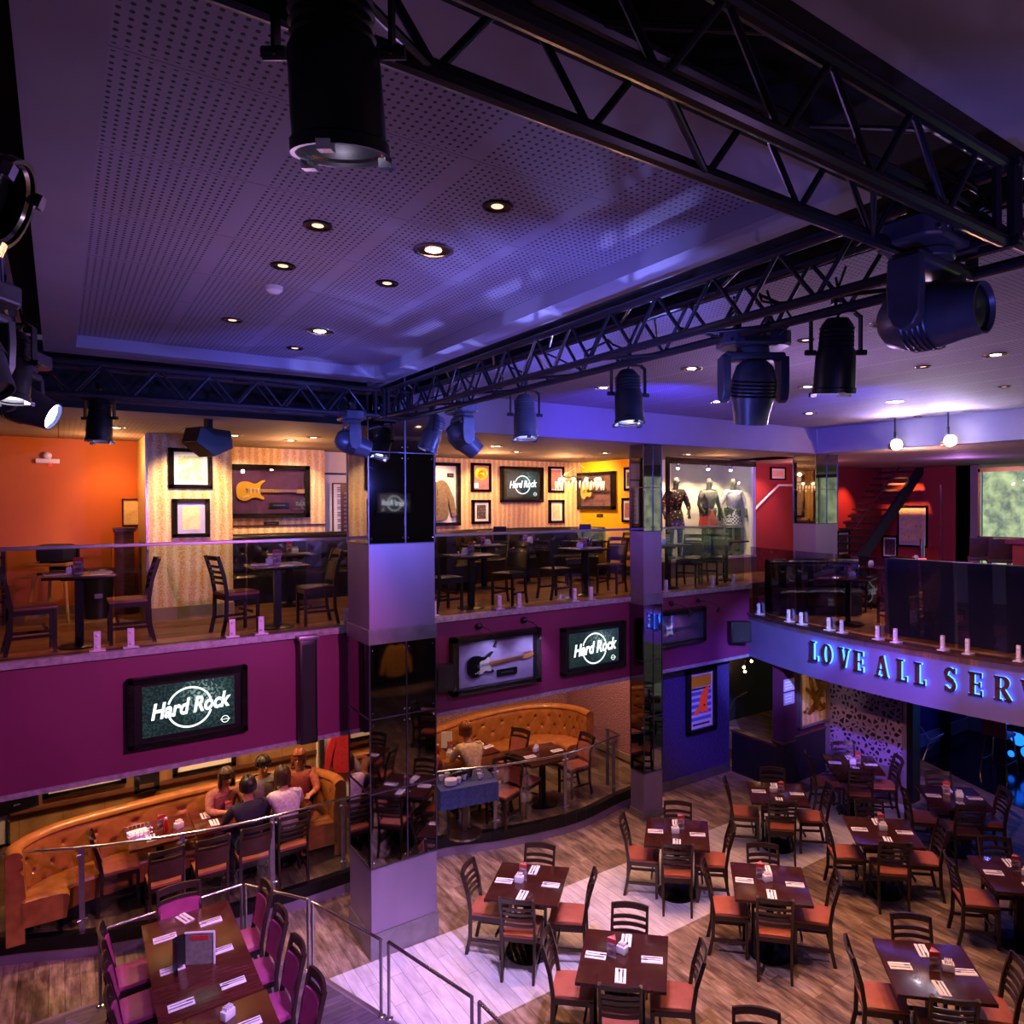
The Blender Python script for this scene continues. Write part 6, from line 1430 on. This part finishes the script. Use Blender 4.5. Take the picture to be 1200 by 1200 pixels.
# ------------------------------------------------------------------ light
def spot(loc, to, col, power, deg, blend=.5, rad=.05):
    l = bpy.data.lights.new('spot', 'SPOT'); l.energy = power; l.color = lin(col)[:3]; l.spot_size = R(deg); l.spot_blend = blend; l.shadow_soft_size = rad
    o = bpy.data.objects.new('spot', l); COL.objects.link(o); loc = (loc[0]*KX, loc[1]*KY, loc[2]); to = (to[0]*KX, to[1]*KY, to[2]); o.location = loc
    o.rotation_euler = (Vector(to)-Vector(loc)).to_track_quat('-Z', 'Y').to_euler(); return o
def point(loc, col, power, rad=.1):
    l = bpy.data.lights.new('point', 'POINT'); l.energy = power; l.color = lin(col)[:3]; l.shadow_soft_size = rad
    o = bpy.data.objects.new('point', l); COL.objects.link(o); o.location = (loc[0]*KX, loc[1]*KY, loc[2]); return o
w = bpy.data.worlds.new('world'); sc.world = w; w.use_nodes = True
w.node_tree.nodes['Background'].inputs[0].default_value = lin('#6a5684'); w.node_tree.nodes['Background'].inputs[1].default_value = .16
WARM, LILAC, BLUE, DEEP = '#ffb478', '#c8a0ff', '#6a66ff', '#4a40ff'
# stage wash on the main floor
spot((2.6, 5.2, 5.4), (2.7, 7.9, 0), '#d4b4ff', 500, 60, .8, .06)
spot((2.74, 4.42, 5.3), (3.6, 6.6, 0), '#dcb8ff', 420, 62, .8, .06)
spot((2.72, 2.5, 5.3), (.9, 7.4, 0), '#e0a0ff', 620, 46, .8, .06)
spot((.33, 1.56, 5.2), (.8, 6.6, .5), '#e4a8ff', 300, 46, .8, .06)
# warm ceiling spots over the tables, and some added to warm the left floor
for x, y, p in ((4.5, 7.9, 190), (6.2, 7.95, 110), (4.5, 6.2, 210), (6.2, 6.2, 200), (6.2, 4.5, 220), (8.0, 6.3, 60), (4.5, 4.4, 190), (8.1, 8.0, 90), (7.94, 4.6, 60), (3.4, 9.1, 110), (1.2, 9.9, 110), (-.4, 10.4, 150), (2.2, 9.9, 70), (4.6, 2.4, 180)):
    spot((x, y, 6.1), (x, y, 0), WARM, p*1.15, 52, .6, .025)
# soft fill points added in mid-air over the void, at no lamp
for x, y, p, c in ((5.2, 5.2, 48, '#b894d8'), (1.0, 5.0, 22, '#b48cd8'), (7.5, 3.0, 24, '#b884c8'), (2.0, .2, 6, '#c090c0')): point((x, y, 5.0), c, p, .05)
# balcony
for x, y, p in ((-1.2, 12.2, 8), (.45, 13.0, 16), (2.3, 12.3, 18), (2.5, 13.6, 7), (5.4, 13.2, 24), (6.9, 13.4, 26), (4.0, 13.0, 10), (8.9, 11.2, 8)): point((x, y, 5.45), WARM, p, .03)
spot((.5, 13.2, 5.6), (.5, 14.1, 4.6), '#ffb060', 14, 90, .8)
spot((1.2, 11.3, 5.6), (1.2, 12.5, 4.7), '#ffd8a8', 90, 80, .7)
spot((7.2, 14.3, 5.6), (8.2, 14.5, 5.0), '#ffd890', 90, 100, .7)
for x in (2.0, 2.7): spot((x, 13.4, 5.6), (x, 14.4, 4.9), '#ffd8b8', 45, 80, .7)
for x in (5.2, 6.0, 7.6): spot((x, 14.2, 5.6), (x, 15.2, 5.0), '#ffd090', 40, 80, .7)
for x in (8.75, 9.5, 10.1): spot((x, 12.25, 5.5), (x, 12.8, 4.4), '#ffe2b4', 60, 110, .6)
# booths below the balcony
for x, y, p in ((-.2, 11.6, 26), (.9, 11.5, 30), (2.0, 11.4, 34), (4.4, 11.7, 34), (5.6, 11.6, 30), (6.6, 11.4, 20)): spot((x, y, 3.05), (x, y+.3, 0), '#ffbe8c', p*1.9, 135, .8, .05)
spot((6.4, 12.0, 3.0), (7.2, 12.0, 1.2), '#ffc0b8', 34, 110, .6)
spot((.6, 11.7, 3.0), (.6, 12.55, 1.4), '#ffc890', 40, 130, .6); spot((1.9, 11.7, 3.0), (1.9, 12.55, 1.4), '#ffc890', 30, 130, .6)
for x, z in ((4.1, 3.0), (4.7, 3.0), (7.2, 3.0)): spot((x, 9.8, z), (x-.05, 10.16, 2.6), '#d8c0ff', 9 if x < 6 else 5, 120, .7)
spot((2.8, 11.6, 3.0), (2.9, 12.5, 1.2), '#ffe0c0', 20, 80, .6)
# upper lounge
spot((15.0, 12.0, 5.6), (16, 12.0, 4.6), '#ff9a50', 200, 70, .8); spot((14.4, 12.2, 5.6), (14.4, 13, 4.4), '#ff9050', 90, 70, .8)
point((11.6, 11.5, 5.4), '#ff8a78', 22, .03); point((13.0, 8.5, 5.4), '#b070c0', 24, .03); spot((11.3, 12.2, 5.6), (11.5, 13.0, 4.6), '#ffc0a8', 40, 90, .8); spot((10.6, 8.6, 5.6), (10.4, 8.2, 2.9), '#ffc090', 160, 70, .7)
point((10.2, 7.6, 5.4), '#ffb890', 34, .03)
# blue and violet beams
spot((4.6, 7.0, 5.0), (2.4, 6.6, 6.25), BLUE, 130, 60, .8)
for y0, y1, p in ((5.6, 4.7, 60), (7.1, 6.3, 60), (4.4, 3.2, 45)): spot((3.0, y0, 5.72), (2.0, y1, 6.24), '#8c90ff', p, 26, .6, .02)
for a_, b_, p_, s_ in (((.9, 4.6, 4.9), (2.3, 3.3, 6.2), 50, 12), ((1.0, 6.4, 5.0), (2.3, 5.1, 6.2), 60, 14), ((1.2, 8.0, 5.2), (2.3, 7.4, 6.2), 40, 18), ((1.3, 7.0, 5.2), (1.75, 8.5, 6.19), 50, 16), ((1.6, 7.2, 5.2), (2.25, 8.45, 6.2), 30, 12)): spot(a_, b_, '#8a94ff', p_, s_, .7, .02)
for y0, y1, p_ in ((5.0, 4.2, 26), (6.4, 5.4, 26), (7.9, 6.9, 22)): spot((2.75, y0, 6.06), (1.3, y1, 6.24), '#9098ff', p_, 20, .8, .02)
spot((4.5, 6.2, 5.2), (6.0, 9.66, 5.95), DEEP, 380, 80, .8); spot((5.5, 5.0, 5.2), (9.95, 8.2, 5.95), DEEP, 600, 60, .8)
spot((5.4, 4.0, 4.6), (8.5, 9.1, 2.45), '#9098ff', 2200, 20, .8); spot((5.0, 3.0, 4.4), (8.3, 6.2, 2.5), '#8a70c0', 300, 40, .8)
spot((5.0, 5.0, 5.0), (8.2, 10.5, 1.2), '#5038ff', 700, 24, .8)
spot((4.5, 3.0, 5.2), (9.8, 8.3, .9), '#8a60ff', 1800, 20, .8)
spot((1.5, 2.6, 4.6), (2.6, 5.0, 5.9), '#7076ff', 160, 80, .8); spot((1.4, .5, 4.5), (2.2, 1.7, 5.5), '#6068ff', 30, 60, .8); spot((.6, 6.0, 5.0), (1.8, 8.5, 5.7), '#6068ff', 90, 70, .8)
spot((3.6, 2.4, 5.0), (2.7, 5.6, 5.7), '#7078ff', 260, 60, .8); spot((3.6, 3.4, 5.2), (2.7, 7.6, 5.5), '#7078ff', 220, 60, .8)
for y in (7.53, 6.51): spot((9.4, y, 5.9), (9.0, y-.3, 6.22), '#d0b0ff', 40, 150, .8, .03)
# plum front of the balcony and the columns
spot((2.0, 4.6, 4.9), (.9, 10.2, 2.6), '#ff80d8', 420, 60, .9); spot((4.5, 5.4, 4.9), (5.4, 10.2, 2.7), '#e080e0', 150, 70, .9)
spot((1.2, 3.2, 4.6), (2.7, 8.9, .8), '#e8a8ff', 420, 24, .8); spot((1.2, 3.2, 4.6), (2.7, 8.9, 4.1), '#c090ff', 160, 22, .8)
# blue bar in the hallway
point((12.0, 7.8, 2.2), '#4050d0', 16, .03); point((12.0, 5.6, 2.0), '#3a50ff', 16, .03)
spot((4.2, 3.0, 4.4), (8.2, 5.6, 2.55), '#ffb090', 500, 34, .6); spot((8.8, 7.6, 2.0), (9.45, 9.2, 1.5), '#ffd8b0', 12, 70, .8)  # first spot added to warm the sign letters, no lamp stands there
spot((4.0, 6.2, 4.9), (2.7, 7.7, 5.55), '#5a70ff', 200, 40, .7); spot((1.0, 6.6, 4.9), (2.1, 8.6, 5.5), '#5a70ff', 110, 30, .7); spot((6.2, -2.4, 2.6), (6.3, -4.0, .8), '#ffc080', 60, 60, .6)  # added spots that brighten the moving heads and the mirrored shirt
point((10.5, 11.2, 2.2), '#ffb070', 3, .03)
for n_, e_ in (('spotlight', .6), ('spotlight.004', 2.5), ('spotlight.003', 1.2), ('spotlight.006', .8)):   # the lamp inside the can
    o_ = bpy.data.objects[n_]; l_ = bpy.data.lights.new('lamp', 'POINT'); l_.energy = e_; l_.color = lin('#e8d8ff')[:3]; l_.shadow_soft_size = .02
    q_ = bpy.data.objects.new('lamp', l_); COL.objects.link(q_); q_.parent = o_; q_.location = (0, 0, -.435)
sc.view_settings.view_transform = 'Standard'; sc.view_settings.look = 'None'; sc.view_settings.gamma = 1; sc.view_settings.exposure = .92
sc.view_settings.use_curve_mapping = False
sc.cycles.use_denoising = True; sc.cycles.max_bounces = 6; sc.cycles.transparent_max_bounces = 12; sc.cycles.sample_clamp_indirect = 4; sc.cycles.caustics_reflective = False; sc.cycles.caustics_refractive = False
